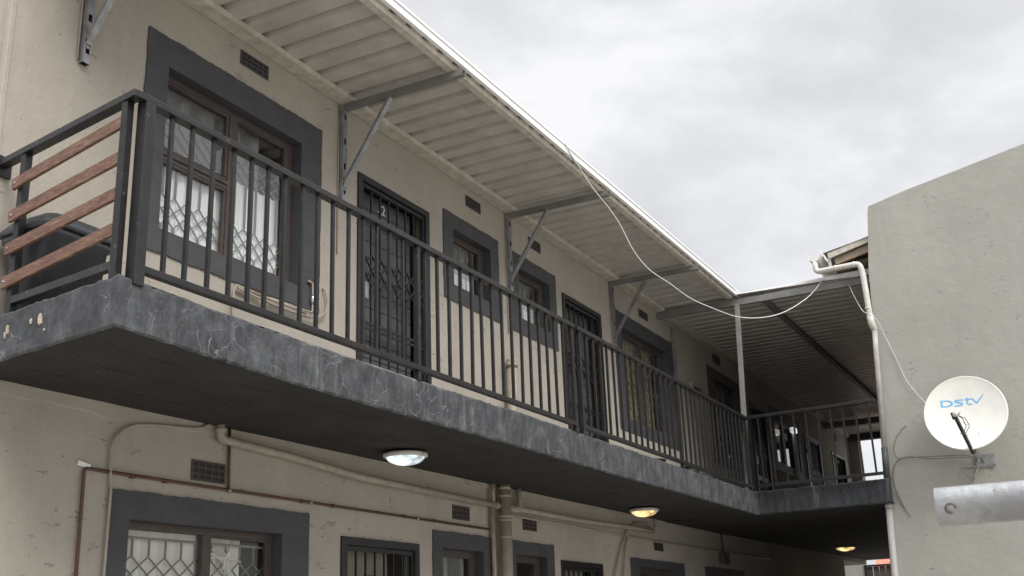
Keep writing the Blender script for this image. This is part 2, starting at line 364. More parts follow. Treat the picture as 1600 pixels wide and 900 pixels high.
# end walls, back wall, pier at the far end
wb.face([(.19, 0, GZ), (.19, 6, GZ), (.19, 6, 2.95), (.19, 0, 2.95)])
wb.face([(XE, 0, 0), (XE, 6, 0), (XE, 6, 2.95), (XE, 0, 2.95)]); wb.face([(20.2, 0, GZ), (20.2, 6, GZ), (20.2, 6, 0), (20.2, 0, 0)])
wb.face([(20.2, 0, 0), (20.2, 6, 0), (XE, 6, 0), (XE, 0, 0)]); wb.face([(.19, 6, GZ), (XE, 6, GZ), (XE, 6, 2.95), (.19, 6, 2.95)])
wb.box(XE-.35, XE, -.22, -.001, ZT, 2.95)
wb.build('wall', ['wall', 'dark_in'], bld)
# corner bead of plaster
cb = MB(); cb.box(.17, .205, -.012, .03, GZ, 2.94); cb.build('corner_bead', 'wall', bld, .006)

# --- slab
sx = [0, .5, 1.2, 2.4, 3.7, 5.5, 7.5, 9.82]; dz0 = [.008, -.006, -.022, -.023, -.017, -.024, -.018, -.02]; dz1 = [-.002, -.014, -.024, -.028, -.010, -.006, -.004, .006]
def nz(a, b=0): return math.sin(a*17.3+b*5.1)*.4+math.sin(a*41.7+b*3.3)*.35+math.sin(a*97.1+b)*.25
def xl(y): return .15*(1+max(y, -D)/D)
def xr(y): return L-(-D-y)*TA
path = [(xl(-D*k/40), -D*k/40) for k in range(40)]+[(x, -D) for x in [i*L/330 for i in range(330)]]+[(xr(-D-1.575*k/60), -D-1.575*k/60) for k in range(61)]
sl = MB(); cols = []
def under(x, y): return interp(min(x, L), sx, dz0)*min(1, max(0, -y/D)) + (max(0, x-12)*.0095)
for i, (x, y) in enumerate(path):
    t_ = i*.031
    zb = interp(x, sx, dz0)+nz(t_, 1)*.0025; ztp = ZT+interp(x, sx, dz1)+nz(t_, 2)*.006+nz(t_*2.7, 5)*.004
    lv = [0, .012, .07, .13, .19, ZT-.012+nz(t_, 7)*.004, ZT]
    c_ = []
    for k, z in enumerate(lv):
        f = z/ZT; o = nz(t_*1.3, k*2.0)*.0035 + (.008 if k in (0, 6) else 0)
        if i < 40: px, py = x+o, y
        elif i < 370: px, py = x, y+o
        else: px, py = x+o, y
        if k == 0 or k == 6: pass
        c_.append((px, py, zb+(ztp-zb)*f))
    cols.append(c_)
fv = [p for c_ in cols for p in c_]; nl = 7
sl.raw(fv, [(i*nl+k, (i+1)*nl+k, (i+1)*nl+k+1, i*nl+k+1) for i in range(len(cols)-1) for k in range(nl-1)], 0, False)
# soffit and floor
def gridfaces(P, mat):
    for i in range(len(P)-1):
        for j in range(len(P[0])-1): sl.face([P[i][j], P[i+1][j], P[i+1][j+1], P[i][j+1]], mat)
for zz, mat in ((0, 1), (1, 2)):
    rows = []
    for k in range(0, 41):
        y = -D*k/40; row = []
        for q in range(0, 67):
            s_ = q/66; x = xl(y)+(L-xl(y))*s_
            if k == 40: c_ = cols[40+min(329, q*5)] if q < 66 else cols[370]; row.append(c_[0] if not zz else c_[6]); continue
            if q == 0: c_ = cols[k]; row.append(c_[0] if not zz else c_[6]); continue
            row.append((x, y, (under(x, y)+nz(x*.2, y)*.002) if not zz else ZT-.012))
        rows.append(row)
    gridfaces(rows, mat)
    rows = []
    for k in range(0, 61):
        y = -D-1.575*k/60; c_ = cols[370+k]
        rows.append([(c_[0] if not zz else c_[6])]+[(X, y, (max(0, X-12)*.0095-.01 if not zz else ZT-.012)) for X in (10.5, 12, 14, 17, 20, XE)])
    gridfaces(rows, mat)
    rows = [[(X, y, (max(0, X-12)*.0095-.01 if not zz else ZT-.012)) for X in (L, 10.5, 12, 14, 17, 20, XE)] for y in (0, -D)]
    gridfaces(rows, mat)
sl.face([(XE, 0, .09), (XE, -2.76, .09), (XE, -2.76, ZT), (XE, 0, ZT)], 0)
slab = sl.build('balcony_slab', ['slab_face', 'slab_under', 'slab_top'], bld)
slab['label'] = 'cracked slate grey balcony edge with chalky streaks'
for k, yy in enumerate((-.30, -.62, -.93)):
    m_ = MB(); m_.tube([(.25+.09*q_, yy+.004*nz(q_*.11, k), under(.25+.09*q_, yy)+.001+.0022*nz(q_*.31, k+2)) for q_ in range(104)], .0045, 6)
    m_.build('shutter_seam', 'slab_under', bld)
for cx, cz, sx_, sz_ in ((-.62, .147, .015, .036), (-.545, .154, .006, .016), (-.355, .15, .008, .024), (-.66, .09, .004, .006), (-.34, .125, .004, .016)):
    # bare spots where the paint has come off
    xx = xl(cx)-.006; m_ = MB(); n = 14
    ring = [(cx+math.cos(a)*sx_*random.uniform(.6, 1.15), cz+math.sin(a)*sz_*random.uniform(.6, 1.15)) for a in [2*math.pi*k/n for k in range(n)]]
    m_.face([(xx-.002, y, z) for y, z in ring]); 
    for k in range(n): a, b = ring[k], ring[(k+1) % n]; m_.face([(xx-.002, *a), (xx-.002, *b), (xx+.01, *b), (xx+.01, *a)])
    m_.build('paint_chip', 'chip', bld)

m_ = MB(); n = 240; top = []; low = []
for k in range(n+1):
    x = .21+k*(13.5-.21)/n; zt_ = under(x, 0)-.0; zl = -.055-.012*math.sin(x*1.9)-.018*nz(x*.23, 3)
    top.append((x, -.012, .004+max(0, x-12)*.0095)); low.append((x, -.009, zl))
for k in range(n):
    m_.face([top[k], top[k+1], low[k+1], low[k]]); m_.face([low[k], low[k+1], (low[k+1][0], -.0008, low[k+1][2]-.004), (low[k][0], -.0008, low[k][2]-.004)])
m_.build('plaster_ledge', 'wall', bld)
# --- windows
def trellis(mb, x0, x1, z0, z1, y, bands, pitch=.135, w=.012, top=None):
    n = max(2, round((x1-x0)/pitch)); dx = (x1-x0)/n
    for zz in (z0+.02, z1-.02 if top is None else top): mb.bar((x0, y, zz), (x1, y, zz), .012, .014)
    ztop = z1-.02 if top is None else top
    cuts = sorted([(b-h, b+h) for b, h in bands])
    for i in range(n+1):
        x = x0+i*dx; z = z0+.02
        for a, b in cuts+[(ztop, ztop)]:
            if a > z: mb.bar((x, y, z), (x, y, a), w, w)
            z = b
    for b, h in bands:
        for r_ in range(2):
            za = b-h+r_*h; zb_ = za+h
            for i in range(n):
                xa = x0+i*dx; xb = xa+dx
                mb.bar((xa, y, za), (xb, y, zb_), .006, .010, upv=(0, 1, 0)); mb.bar((xb, y+.006, za), (xa, y+.006, zb_), .006, .010, upv=(0, 1, 0))
def curtain(x0, x1, z0, z1, y, mat, win, amp=.014, pitch=.085, name='curtain'):
    m_ = MB(); n = int((x1-x0)/.006); vs = []
    ph = random.random()*6
    for i in range(n+1):
        x = x0+(x1-x0)*i/n; yy = y+amp*math.sin(x/pitch*6.283+ph+1.3*math.sin(x*5))+amp*.4*math.sin(x/pitch*14+ph)
        vs.append((x, yy, z0)); vs.append((x, yy+.004, z1))
    m_.raw(vs, [(2*i, 2*i+2, 2*i+3, 2*i+1) for i in range(n)], 0, True)
    return m_.build(name, mat, win)
def ring_box(mb, o, h, y0, y1, m=0):
    X0, X1, Z0, Z1 = o; x0, x1, z0, z1 = h
    mb.box(X0, X1, y0, y1, z1, Z1, m); mb.box(X0, X1, y0, y1, Z0, z0, m); mb.box(X0, x0, y0, y1, z0, z1, m); mb.box(x1, X1, y0, y1, z0, z1, m)
def ragged_ring(mb, o, h, y0, y1):
    """painted plaster band round an opening, its outer edge brushed unevenly by hand"""
    X0, X1, Z0, Z1 = o; x0, x1, z0, z1 = h; out, inn = [], []
    for (ax, az, bx, bz, cx, cz, dx_, dz_) in ((X0, Z0, X1, Z0, x0, z0, x1, z0), (X1, Z0, X1, Z1, x1, z0, x1, z1), (X1, Z1, X0, Z1, x1, z1, x0, z1), (X0, Z1, X0, Z0, x0, z1, x0, z0)):
        n = max(4, int(math.hypot(bx-ax, bz-az)/.022))
        for k in range(n):
            u = k/n; j = random.gauss(0, .0017)+.0022*math.sin(k*.37+ax*3)
            px, pz = ax+(bx-ax)*u, az+(bz-az)*u
            if az == bz: pz += j
            else: px += j
            out.append((px, pz)); inn.append((cx+(dx_-cx)*u, cz+(dz_-cz)*u))
    n = len(out)
    for k in range(n):
        a, b = out[k], out[(k+1) % n]; c, d_ = inn[k], inn[(k+1) % n]
        mb.face([(a[0], y0, a[1]), (b[0], y0, b[1]), (d_[0], y0, d_[1]), (c[0], y0, c[1])])
        mb.face([(a[0], y0, a[1]), (a[0], y1, a[1]), (b[0], y1, b[1]), (b[0], y0, b[1])])
        mb.face([(c[0], y0, c[1]), (d_[0], y0, d_[1]), (d_[0], y1, d_[1]), (c[0], y1, c[1])])
def pane_in(win, x0, x1, z0, z1, y=.088):
    m_ = MB(); m_.box(x0, x1, y, y+.004, z0, z1); m_.build('pane', 'glass', win)
def window(wd):
    o, h, t_ = wd['o'], wd['h'], wd['t']; x0, x1, z0, z1 = h
    tr = MB(); ragged_ring(tr, o, (x0+.003, x1-.003, z0+.003, z1-.003), -.012, -.001)
    # painted reveal lining
    ring_box(tr, (x0+.0005, x1-.0005, z0+.0005, z1-.0005), (x0+.004, x1-.004, z0+.004, z1-.004), 0, .126)
    win = tr.build('window', 'trim', bld)
    f = MB(); fw_ = .045; y0, y1 = .066, .104
    ring_box(f, (x0+.004, x1-.004, z0+.004, z1-.004), (x0+fw_, x1-fw_, z0+fw_*.8, z1-fw_), y0, y1)
    A, B, Z0, Z1 = x0+fw_, x1-fw_, z0+fw_*.8, z1-fw_
    if t_ in ('big', 'lower_big', 'blind', 'dark'):
        mx = x0+(x1-x0)*.515 if t_ != 'lower_big' else 1.955
        f.box(mx-.035, mx+.035, y0-.004, y1, Z0, Z1)
        if t_ == 'big':
            f.box(A, mx-.035, y0, y1, 1.635, 1.70); f.box(A, mx-.035, y0-.012, y0-.001, 1.665, 1.69); 
            ring_box(f, (A, mx-.035, 1.70, Z1), (A+.022, mx-.057, 1.722, Z1-.022), y0+.004, y1-.004)
            ring_box(f, (A, mx-.035, Z0, 1.635), (A+.02, mx-.055, Z0+.018, 1.617), y0+.004, y1-.004)
            ring_box(f, (mx+.035, B, Z0, Z1), (mx+.058, B-.05, Z0+.02, Z1-.022), y0+.004, y1-.004)
        elif t_ == 'lower_big':
            ring_box(f, (mx+.035, B, Z0, Z1), (mx+.047, B-.02, Z0+.02, Z1-.012), y0+.004, y1-.004)
        else:
            ring_box(f, (A, mx-.035, Z0, Z1), (A+.02, mx-.055, Z0+.02, Z1-.02), y0+.004, y1-.004)
            ring_box(f, (mx+.035, B, Z0, Z1), (mx+.055, B-.03, Z0+.02, Z1-.02), y0+.004, y1-.004)
        pane_in(win, A+.01, mx-.045, Z0, Z1); pane_in(win, mx+.045, B-.01, Z0, Z1)
    else:
        ring_box(f, (A, B, Z0, Z1), (A+.018, B-.05, Z0+.018, Z1-.02), y0+.004, y1-.004)
        pane_in(win, A+.01, B-.02, Z0, Z1)
    f.build('frame', 'brown_frame', win, .003)
    g_ = MB(); y = .106
    if t_ == 'big':
        trellis(g_, x0+.02, x1-.02, z0+.03, z1-.05, y, [(1.84, .085), (1.33, .105)], pitch=.108, top=2.04)
        g_.build('burglar_trellis', 'trellis', win); curtain(x0-.05, x1-.075, z0-.02, 1.765, .129, 'curtain_white', win, .007, .07)
        curtain(x0-.05, x1-.20, 1.7, z1+.05, .20, 'curtain_net', win, .02, .22, 'net_curtain')
    elif t_ == 'lower_big':
        trellis(g_, x0+.02, x1-.02, z0+.03, z1-.05, y, [(-.90, .10), (-1.45, .10)], pitch=.125, w=.010, top=-.70); g_.build('burglar_trellis', 'trellis', win)
        curtain(x0-.05, 2.33, z0-.02, z1+.05, .133, 'curtain_cream', win, .006, .14)
    elif t_ == 'small':
        trellis(g_, x0+.02, x1-.02, z0+.03, z1-.04, y, [], .14); g_.build('burglar_bars', 'trellis', win)
        c0 = x0+.02
        for a, b in ((c0, c0+.17), (c0+.19, c0+.34), (c0+.35, c0+.51)):
            curtain(a, b, z0-.01, 1.925-.02*random.random(), .128, 'curtain_white', win, .003, .1)
        curtain(x0-.05, x1-.1, 1.9, z1+.05, .19, 'curtain_net', win, .012, .1, 'net_curtain')
    elif t_ == 'lower_small':
        curtain(x0-.05, x1-.1, z0, z1+.05, .3, 'curtain_net', win, .012, .2)
    elif t_ == 'blind':
        trellis(g_, x0+.02, x1-.02, z0+.03, z1-.05, y, [(1.6, .11)], .17); g_.build('burglar_trellis', 'trellis', win)
        curtain(x0-.02, x1-.18, z0-.02, z1+.05, .15, 'blind', win, .004, .3)
    else:
        trellis(g_, x0+.02, x1-.02, z0+.03, z1-.05, y, [], .18); g_.build('burglar_bars', 'trellis', win)
        curtain(x0, x0+(x1-x0)*.35, z0, z1, .26, 'curtain_net', win, .02, .2)
    return win
wins = [window(w_) for w_ in WU+WL]
wins[3]['label'] = 'window with patterned yellow blind'

# --- doors with security gates
def door(dd):
    x0, x1, z0, z1 = dd['h']; t_ = dd.get('t'); low = dd.get('low')
    f = MB(); fw_ = .055
    f.box(x0, x0+fw_, -.018, .05, z0, z1); f.box(x1-fw_, x1, -.018, .05, z0, z1); f.box(x0+fw_, x1-fw_, -.018, .05, z1-fw_, z1)
    dr = f.build('door', 'gate', bld, .004)
    p = MB(); A, B = x0+fw_, x1-fw_
    yy = .105
    if t_ == 'glass':
        for a, b in ((A, (A+B)/2-.02), ((A+B)/2+.02, B)):
            ring_box(p, (a, b, z0, z1-fw_), (a+.05, b-.05, z0+.08, z1-fw_-.06), yy-.02, yy+.02)
            q = MB(); q.box(a+.05, b-.05, yy, yy+.005, z0+.08, z1-fw_-.06); q.build('pane', 'glass', dr)
        p.build('leaf', 'grey_steel', dr, .003); return dr
    n = 9 if not low else 1
    if low:
        p.box(A, B-.22, yy, yy+.04, z0, z1-fw_)
        for a, b in ((A+.06, A+.30), (A+.38, B-.28)):
            for zz in (z1-.95, z1-1.9):
                ring_box(p, (a, b, zz, zz+.72), (a+.02, b-.02, zz+.02, zz+.70), yy-.006, yy-.0005)
        p.build('leaf', 'grey_door', dr, .003)
    else:
        for k in range(14):
            za = z0+.01+k*(z1-fw_-z0-.01)/14; p.box(A+.005, B-.08, yy, yy+.04, za, za+(z1-fw_-z0)/14-.008)
        p.box(A+.005, B-.08, yy+.008, yy+.044, z0, z1-fw_); p.build('leaf', 'door', dr, .002)
    g_ = MB(); y = .015; a, b, c, e_ = A+.004, B-.004, z0+.015, z1-fw_-.006
    ring_box(g_, (a, b, c, e_), (a+.03, b-.03, c+.03, e_-.03), y-.014, y+.014)
    nb = 7; dx = (b-a-.06)/nb
    for i in range(1, nb): g_.bar((a+.03+i*dx, y, c+.03), (a+.03+i*dx, y, e_-.03), .013, .013)
    if not low:
        for zz in (c+.16, .70, 1.02, 1.06): g_.bar((a+.03, y, zz), (b-.03, y, zz), .012, .022)
        for base, hh in ((c+.03, .13), (1.50, .13), (1.37, .13)):
            for i in range(nb):
                xa = a+.03+i*dx; g_.bar((xa, y-.008, base), (xa+dx, y-.008, base+hh), .01, .012, upv=(0, 1, 0)); g_.bar((xa+dx, y-.008, base), (xa, y-.008, base+hh), .01, .012, upv=(0, 1, 0))
    else:
        for zz in (-1.3, -2.0): g_.bar((a+.03, y, zz), (b-.03, y, zz), .012, .022)
    gt = g_.build('security_gate', 'gate', dr)
    k = MB(); k.box(a+.035, a+.085, y-.03, y-.014, (z0+z1)/2-.02, (z0+z1)/2+.12); k.build('lock', 'galv', dr, .003)
    for zz in (z0+.35, z1-.35):
        k = MB(); k.tube([(x0+.012, -.026, zz-.035), (x0+.012, -.026, zz+.035)], .011, 8); k.build('hinge', 'gate', dr)
    if dd.get('n'):
        vs, fs = text_mesh(dd['n'], .125, .003); xx = 3.86; m_ = MB()
        m_.raw([(xx+v.x, .098+v.z*1, 2.085+v.y) for v in vs], fs); m_.lathe((xx-.035, .10, 2.10), (0, -1, 0), [(0, .008), (.008, .008), (.008, .0)], 8)
        m_.build('door_number', 'white_num', dr)
    return dr
drs = [door(d_) for d_ in DR]
drs[0]['label'] = 'grey door number 2 behind a black security gate'
for i in (5, 6): drs[i]['label'] = 'pale panelled ground floor door behind black bars'

# --- air vents
def vent(x0, x1, z0, z1, mat='trim'):
    m_ = MB(); ring_box(m_, (x0, x1, z0, z1), (x0+.014, x1-.014, z0+.012, z1-.012), -.008, -.0015)
    n = 5
    for i in range(1, n): x = x0+(x1-x0)*i/n; m_.box(x-.006, x+.006, -.006, -.0016, z0+.012, z1-.012)
    for zz in (z0+(z1-z0)/3, z0+(z1-z0)*2/3): m_.box(x0+.014, x1-.014, -.0065, -.0017, zz-.006, zz+.006)
    v = m_.build('air_vent', mat, bld); b = MB(); b.box(x0+.012, x1-.012, -.0014, -.0008, z0+.01, z1-.01); b.build('opening', 'black', v)
for x0, x1, z0, z1 in ((1.985, 2.28, 2.575, 2.685), (5.11, 5.39, 2.575, 2.682), (6.40, 6.68, 2.556, 2.668), (9.49, 9.80, 2.55, 2.655), (12.5, 12.85, 2.56, 2.70), (20.6, 20.95, 2.50, 2.66)): vent(x0, x1, z0, z1)
for x0, x1, z0, z1 in ((1.72, 2.013, -.35, -.228), (4.761, 5.042, -.352, -.235), (6.034, 6.315, -.356, -.24), (9.432, 9.73, -.369, -.245)): vent(x0, x1, z0, z1, 'brown_frame')

# --- roof
def sheet(x0, x1, yf, zf, name='roof_sheet'):
    """ribbed steel sheet: flat pans with upstanding ribs, running along Y"""
    m_ = MB(); prof = []; x = x0
    while x < x1:
        prof += [(x, 0), (x+.135, 0), (x+.150, .040), (x+.195, .040)]; x += .21
    ys = [None, 0, 6.3]; vs = []
    for (px, pz) in prof:
        ye = yf(px); vs += [(px, ye, zf+pz), (px, 0, zf+pz), (px, 6.3, zf+.28+pz)]
    n = len(prof); m_.raw(vs, [(3*i+k, 3*i+3+k, 3*i+4+k, 3*i+1+k) for i in range(n-1) for k in range(2)])
    o = m_.build(name, 'sheet', bld); sol = o.modifiers.new('t', 'SOLIDIFY'); sol.thickness = .0012; sol.offset = 1; return o
sheet(.02, 22.2, lambda x: -1.085 if x < 10.19 else -2.84, 2.803)
def part(name, mat, boxes=(), bars=(), bevel=0, parent=None):
    m_ = MB()
    for b in boxes: m_.box(*b)
    for b in bars: m_.bar(*b[:2], *b[2:])
    return m_.build(name, mat, parent or bld, bevel)
XB = [.665, 3.16, 5.92, 8.56]
cuts = [0.02]+[x for x in XB]+[10.15]
part('wall_purlin', 'purlin', [(-.1, 10.14, -.13, -.004, 2.756, 2.802)], bevel=.004)
part('front_purlin', 'purlin', [(-.1, 10.1, -1.064, -1.0, 2.756, 2.802)], bevel=.004)
part('wall_purlin', 'purlin', [(10.215, 22.1, -.10, -.004, 2.745, 2.802)], bevel=.004)
part('far_purlin', 'grey_steel', [(10.215, 22.1, -1.42, -1.35, 2.74, 2.802)], bevel=.004)
part('far_purlin', 'grey_steel', [(10.215, 22.1, -2.74, -2.68, 2.74, 2.802)], bevel=.004)
part('cross_beam', 'grey_steel', [(19.8, 19.9, -2.8, -.003, 2.62, 2.74)], bevel=.004)
part('cross_beam', 'trim', [(22.05, 22.19, -2.8, -.003, 2.66, 2.802)], bevel=.004)
ed = MB(); ed.box(-.12, 10.29, -1.118, -1.088, 2.795, 2.872); ed.box(-.12, 10.29, -1.087, -1.03, 2.868, 2.874)
ed.box(-.12, 10.30, -1.127, -1.119, 2.852, 2.874); ed.build('edge_flashing', 'white', bld, .003)
ed = MB(); ed.bar((10.335, -1.09, 2.832), (10.225, -2.78, 2.832), .03, .076); ed.bar((10.318, -1.10, 2.862), (10.208, -2.78, 2.862), .009, .02)
ed.build('edge_flashing', 'white', bld, .003)
part('return_beam', 'grey_steel', [(10.15, 10.205, -2.79, -.004, 2.672, 2.756)], bevel=.004)
for k, x in enumerate(XB):
    b = MB(); yb = -1.13
    b.bar((x, -.045, 2.729), (x, yb, 2.729), .05, .05, open_end=True)
    br = b.build('roof_bracket', 'galv' if k < 1 else 'grey_steel', bld)
    s_ = MB(); s_.bar((x+.0, -.048, 2.08), (x, -.47, 2.705), .042, .03); s_.build('strut', 'galv', br, .002)
    c_ = MB()
    z0 = 1.93
    for (xa, xb_) in ((x-.026, x-.014), (x+.014, x+.026)): c_.box(xa, xb_, -.044, -.040, z0, 2.703)
    c_.box(x-.026, x-.023, -.0395, -.002, z0, 2.703); c_.box(x+.023, x+.026, -.0395, -.002, z0, 2.703)
    z = z0
    while z < 2.70:
        c_.box(x-.014, x+.014, -.044, -.040, z, min(z+.06, 2.703)); z += .06+.05 if z > z0 else .06+.05
        z += .10
        c_.box(x-.014, x+.014, -.044, -.040, min(z-.10, 2.70), min(z, 2.703))
    c_.build('wall_channel', 'galv', br)
    h_ = MB(); h_.box(x-.022, x+.022, -.006, -.003, z0+.004, 2.70); h_.build('channel_void', 'black', br)
    l_ = MB(); l_.bar((x, -.046, 2.05), (x, -.07, 2.10), .04, .006); l_.lathe((x, -.045, 2.03), (0, -1, 0), [(0, .012), (.008, .012), (.008, 0)], 6); l_.build('cleat', 'galv', br)
    t2 = MB(); t2.tube([(x-.038, -.008, 1.5 if k else 1.95), (x-.037, -.008, 2.3), (x-.036, -.008, 2.75)], .006, 6); t2.build('thin_conduit', 'beige_pipe', br)
# post at the inner corner
part('roof_post', 'grey_steel', bars=[((9.745, -1.125, .24), (10.14, -1.105, 2.672), .055, .055)], bevel=.003)
part('wall_channel', 'galv', [(10.66, 10.71, -.04, -.002, 1.0, 2.67)], bevel=.003)

# ------------------------------------------------------------------ railings
YR = -1.163
GR = 'steel railing sections round the balcony'
def baluster_proto(z0, z1):
    b = MB(); b.box(-.01, .01, -.01, .01, z0, z1); o = b.build('baluster', 'rail', None, .0015, off=(0, 0, 0)); return o
def railing(name, label, p0, p1, posts, bal, zb=.305, root=None, postw=.034):
    a = Vector((*p0, 0)); b = Vector((*p1, 0)); d_ = (b-a).normalized()
    t_ = root or thing(name, (p0[0], p0[1], ZT), label, 'railing', GR)
    m_ = MB(); m_.bar((a.x, a.y, ZR-.0175), (b.x, b.y, ZR-.0175), .055, .035); m_.build('top_rail', 'rail', t_, .003)
    a2 = a+d_*.07; m_ = MB(); m_.bar((a2.x, a2.y, zb), (b.x, b.y, zb), .04, .034); m_.build('bottom_rail', 'rail', t_, .003)
    for s_ in posts:
        q = a+d_*s_; m_ = MB(); pw = .06 if (s_ < .1 and q.x < 1) else postw; m_.bar((q.x, q.y, ZT-.03), (q.x, q.y, ZR-.0355), pw, pw, upv=(d_.y, -d_.x, 0)); m_.build('post', 'rail', t_, .003)
    pr = None
    for s_ in bal:
        q = a+d_*s_; o0 = Vector(t_['_o'])
        if pr is None:
            pr = baluster_proto(zb+.0172-ZT, ZR-.0355-ZT); pr.rotation_euler.z = math.atan2(d_.y, d_.x)
            o = pr
        else:
            o = pr.copy(); C.objects.link(o); o.rotation_euler = (random.uniform(-.005, .005), random.uniform(-.006, .006), math.atan2(d_.y, d_.x)+random.uniform(-.03, .03))
        o.parent = t_; o.location = (q.x-o0.x, q.y-o0.y, 0)
    return t_
x_ = [.266, .40, .552, .70, .84, .967, 1.109, 1.256, 1.40, 1.543, 1.691, 1.838, 1.971, 2.109, 2.265]
b1_ = x_+[2.526+.1485*k for k in range(15)]
railing('railing', 'long black baluster railing section starting at the cracked near corner of the balcony', (.03, YR), (4.80, YR), [.075, 2.40, 4.74], [v-.03 for v in b1_])
b2_ = [5.07+.1465*k for k in range(15)]+[7.46+.1455*k for k in range(16)]
railing('railing', 'black baluster railing section from the double posts to the inner corner post', (4.86, YR), (9.80, YR), [.06, 2.46, 4.88], [v-4.86 for v in b2_])
railing('railing', 'short black railing section turning from the inner corner to the grey gable wall', (9.745, -1.18), (9.648, -2.71), [], [.145*k for k in range(1, 11)])
# side section with timber slats
side = thing('slatted_railing', (.04, YR, ZT), 'balcony end railing with four weathered reddish wooden slats', 'railing', GR)
def sp_(y): return .032+(.228-.032)*(y+D)/D      # skewed line towards the wall
m_ = MB(); m_.bar((sp_(-1.19), -1.19, ZR-.018), (sp_(-.02), -.02, ZR-.018), .055, .035); m_.build('top_rail', 'rail', side, .003)
m_ = MB(); m_.bar((sp_(-1.10), -1.10, .312), (sp_(-.22), -.22, .33), .035, .04); m_.build('bottom_rail', 'rail', side, .003)
for y in (-1.105, -.25):
    m_ = MB(); m_.bar((sp_(y), y, ZT-.02), (sp_(y), y, ZR-.036), .038, .042, upv=(1, 0, 0)); m_.build('post', 'rail', side, .003)
m_ = MB(); m_.box(sp_(0)-.05, sp_(0)+.05, -.02, -.004, ZR-.085, ZR+.03); m_.build('wall_flange', 'rail', side, .003)
for zl, zr_ in ((.945, 1.012), (.77, .832), (.594, .656), (.42, .482)):
    m_ = MB(); m_.bar((sp_(-1.085)-.012, -1.085, zr_), (sp_(-.205)-.036, -.205, zl), .018, .060); s_ = m_.build('slat', 'wood', side, .002)
    k = MB(); k.lathe((sp_(-.23)-.046, -.23, zl+.002), (-1, 0, 0), [(-.004, .006), (.003, .006), (.004, 0)], 8); k.build('bolt', 'galv', s_)

# ------------------------------------------------------------------ bin on the balcony
bn = thing('plastic_bin', (.46, -.32, ZT), 'dark grey plastic bin with domed lid standing behind the wooden slats', 'bin')
m_ = MB()
def rrect(cx, cy, hx, hy, z, n=6, r=.06):
    out = []
    for qx, qy, a0 in ((1, 1, 0), (-1, 1, 90), (-1, -1, 180), (1, -1, 270)):
        for k in range(n+1): a = R(a0+90*k/n); out.append((cx+qx*(hx-r)+r*math.cos(a), cy+qy*(hy-r)+r*math.sin(a), z))
    return out
def loft(mb, rings, cap=True):
    n = len(rings[0]); vs = [p for g_ in rings for p in g_]
    mb.raw(vs, [(i*n+k, i*n+(k+1) % n, (i+1)*n+(k+1) % n, (i+1)*n+k) for i in range(len(rings)-1) for k in range(n)], 0, True)
    if cap: mb.raw(rings[-1], [tuple(range(n))]); mb.raw(rings[0][::-1], [tuple(range(n))])
loft(m_, [rrect(.43, -.24, .17, .15, ZT), rrect(.43, -.24, .20, .18, ZT+.42), rrect(.43, -.24, .213, .195, ZT+.43), rrect(.43, -.24, .213, .195, ZT+.46)])
m_.build('body', 'bin', bn)
m_ = MB(); loft(m_, [rrect(.43, -.24, .222, .205, ZT+.462), rrect(.43, -.24, .222, .205, ZT+.488), rrect(.43, -.24, .18, .165, ZT+.545), rrect(.42, -.24, .11, .10, ZT+.572, r=.06)]); lid = m_.build('lid', 'bin', bn)
# dark tubs behind the far part of the railing
for k, (x, y, r_, h_) in enumerate(((8.15, -.55, .13, .25), (8.75, -.72, .15, .22), (9.25, -.62, .13, .20))):
    t_ = thing('plastic_tub', (x, y, ZT), ['black tub behind the railing, nearest to the patterned blind', 'middle one of three black tubs on the balcony floor', 'black tub behind the railing, nearest to the inner corner post'][k], 'tub', 'tubs on the balcony floor')
    m_ = MB(); m_.lathe((x, y, ZT-.012), (0, 0, 1), [(0, 0), (0, r_*.75), (h_, r_), (h_, r_*.93), (.03, r_*.7), (.03, 0)], 24); m_.build('tub_body', 'black', t_)
    m_ = MB(); m_.tube([(x+r_*1.02*math.cos(a), y+r_*1.02*math.sin(a), ZT+h_-.015) for a in [2*math.pi*i/24 for i in range(25)]], .010, 6); m_.build('rim', 'black', t_)

# ------------------------------------------------------------------ pipes
def pipe_thing(name, label, cat, runs, mat, r, group=None, clips=(), clipmat='galv'):
    t_ = thing(name, runs[0][0], label, cat, group)
    for pts in runs:
        m_ = MB(); m_.tube(pts, r, 12); m_.build('pipe_run', mat, t_)
    for c in clips:
        m_ = MB(); m_.tube([Vector(c[0])-Vector(c[1])*.012, Vector(c[0])+Vector(c[1])*.012], r+.005, 12); m_.build('clip', clipmat, t_)
    return t_
def bend(pts, r=.05, n=5):
    P = [Vector(p) for p in pts]; out = [P[0]]
    for i in range(1, len(P)-1):
        a = (P[i-1]-P[i]); b = (P[i+1]-P[i]); rr = min(r, a.length*.45, b.length*.45); s_ = P[i]+a.normalized()*rr; e_ = P[i]+b.normalized()*rr
        for k in range(n+1): u = k/n; out.append(s_*(1-u)**2+P[i]*2*u*(1-u)+e_*u*u)
    return out+[P[-1]]
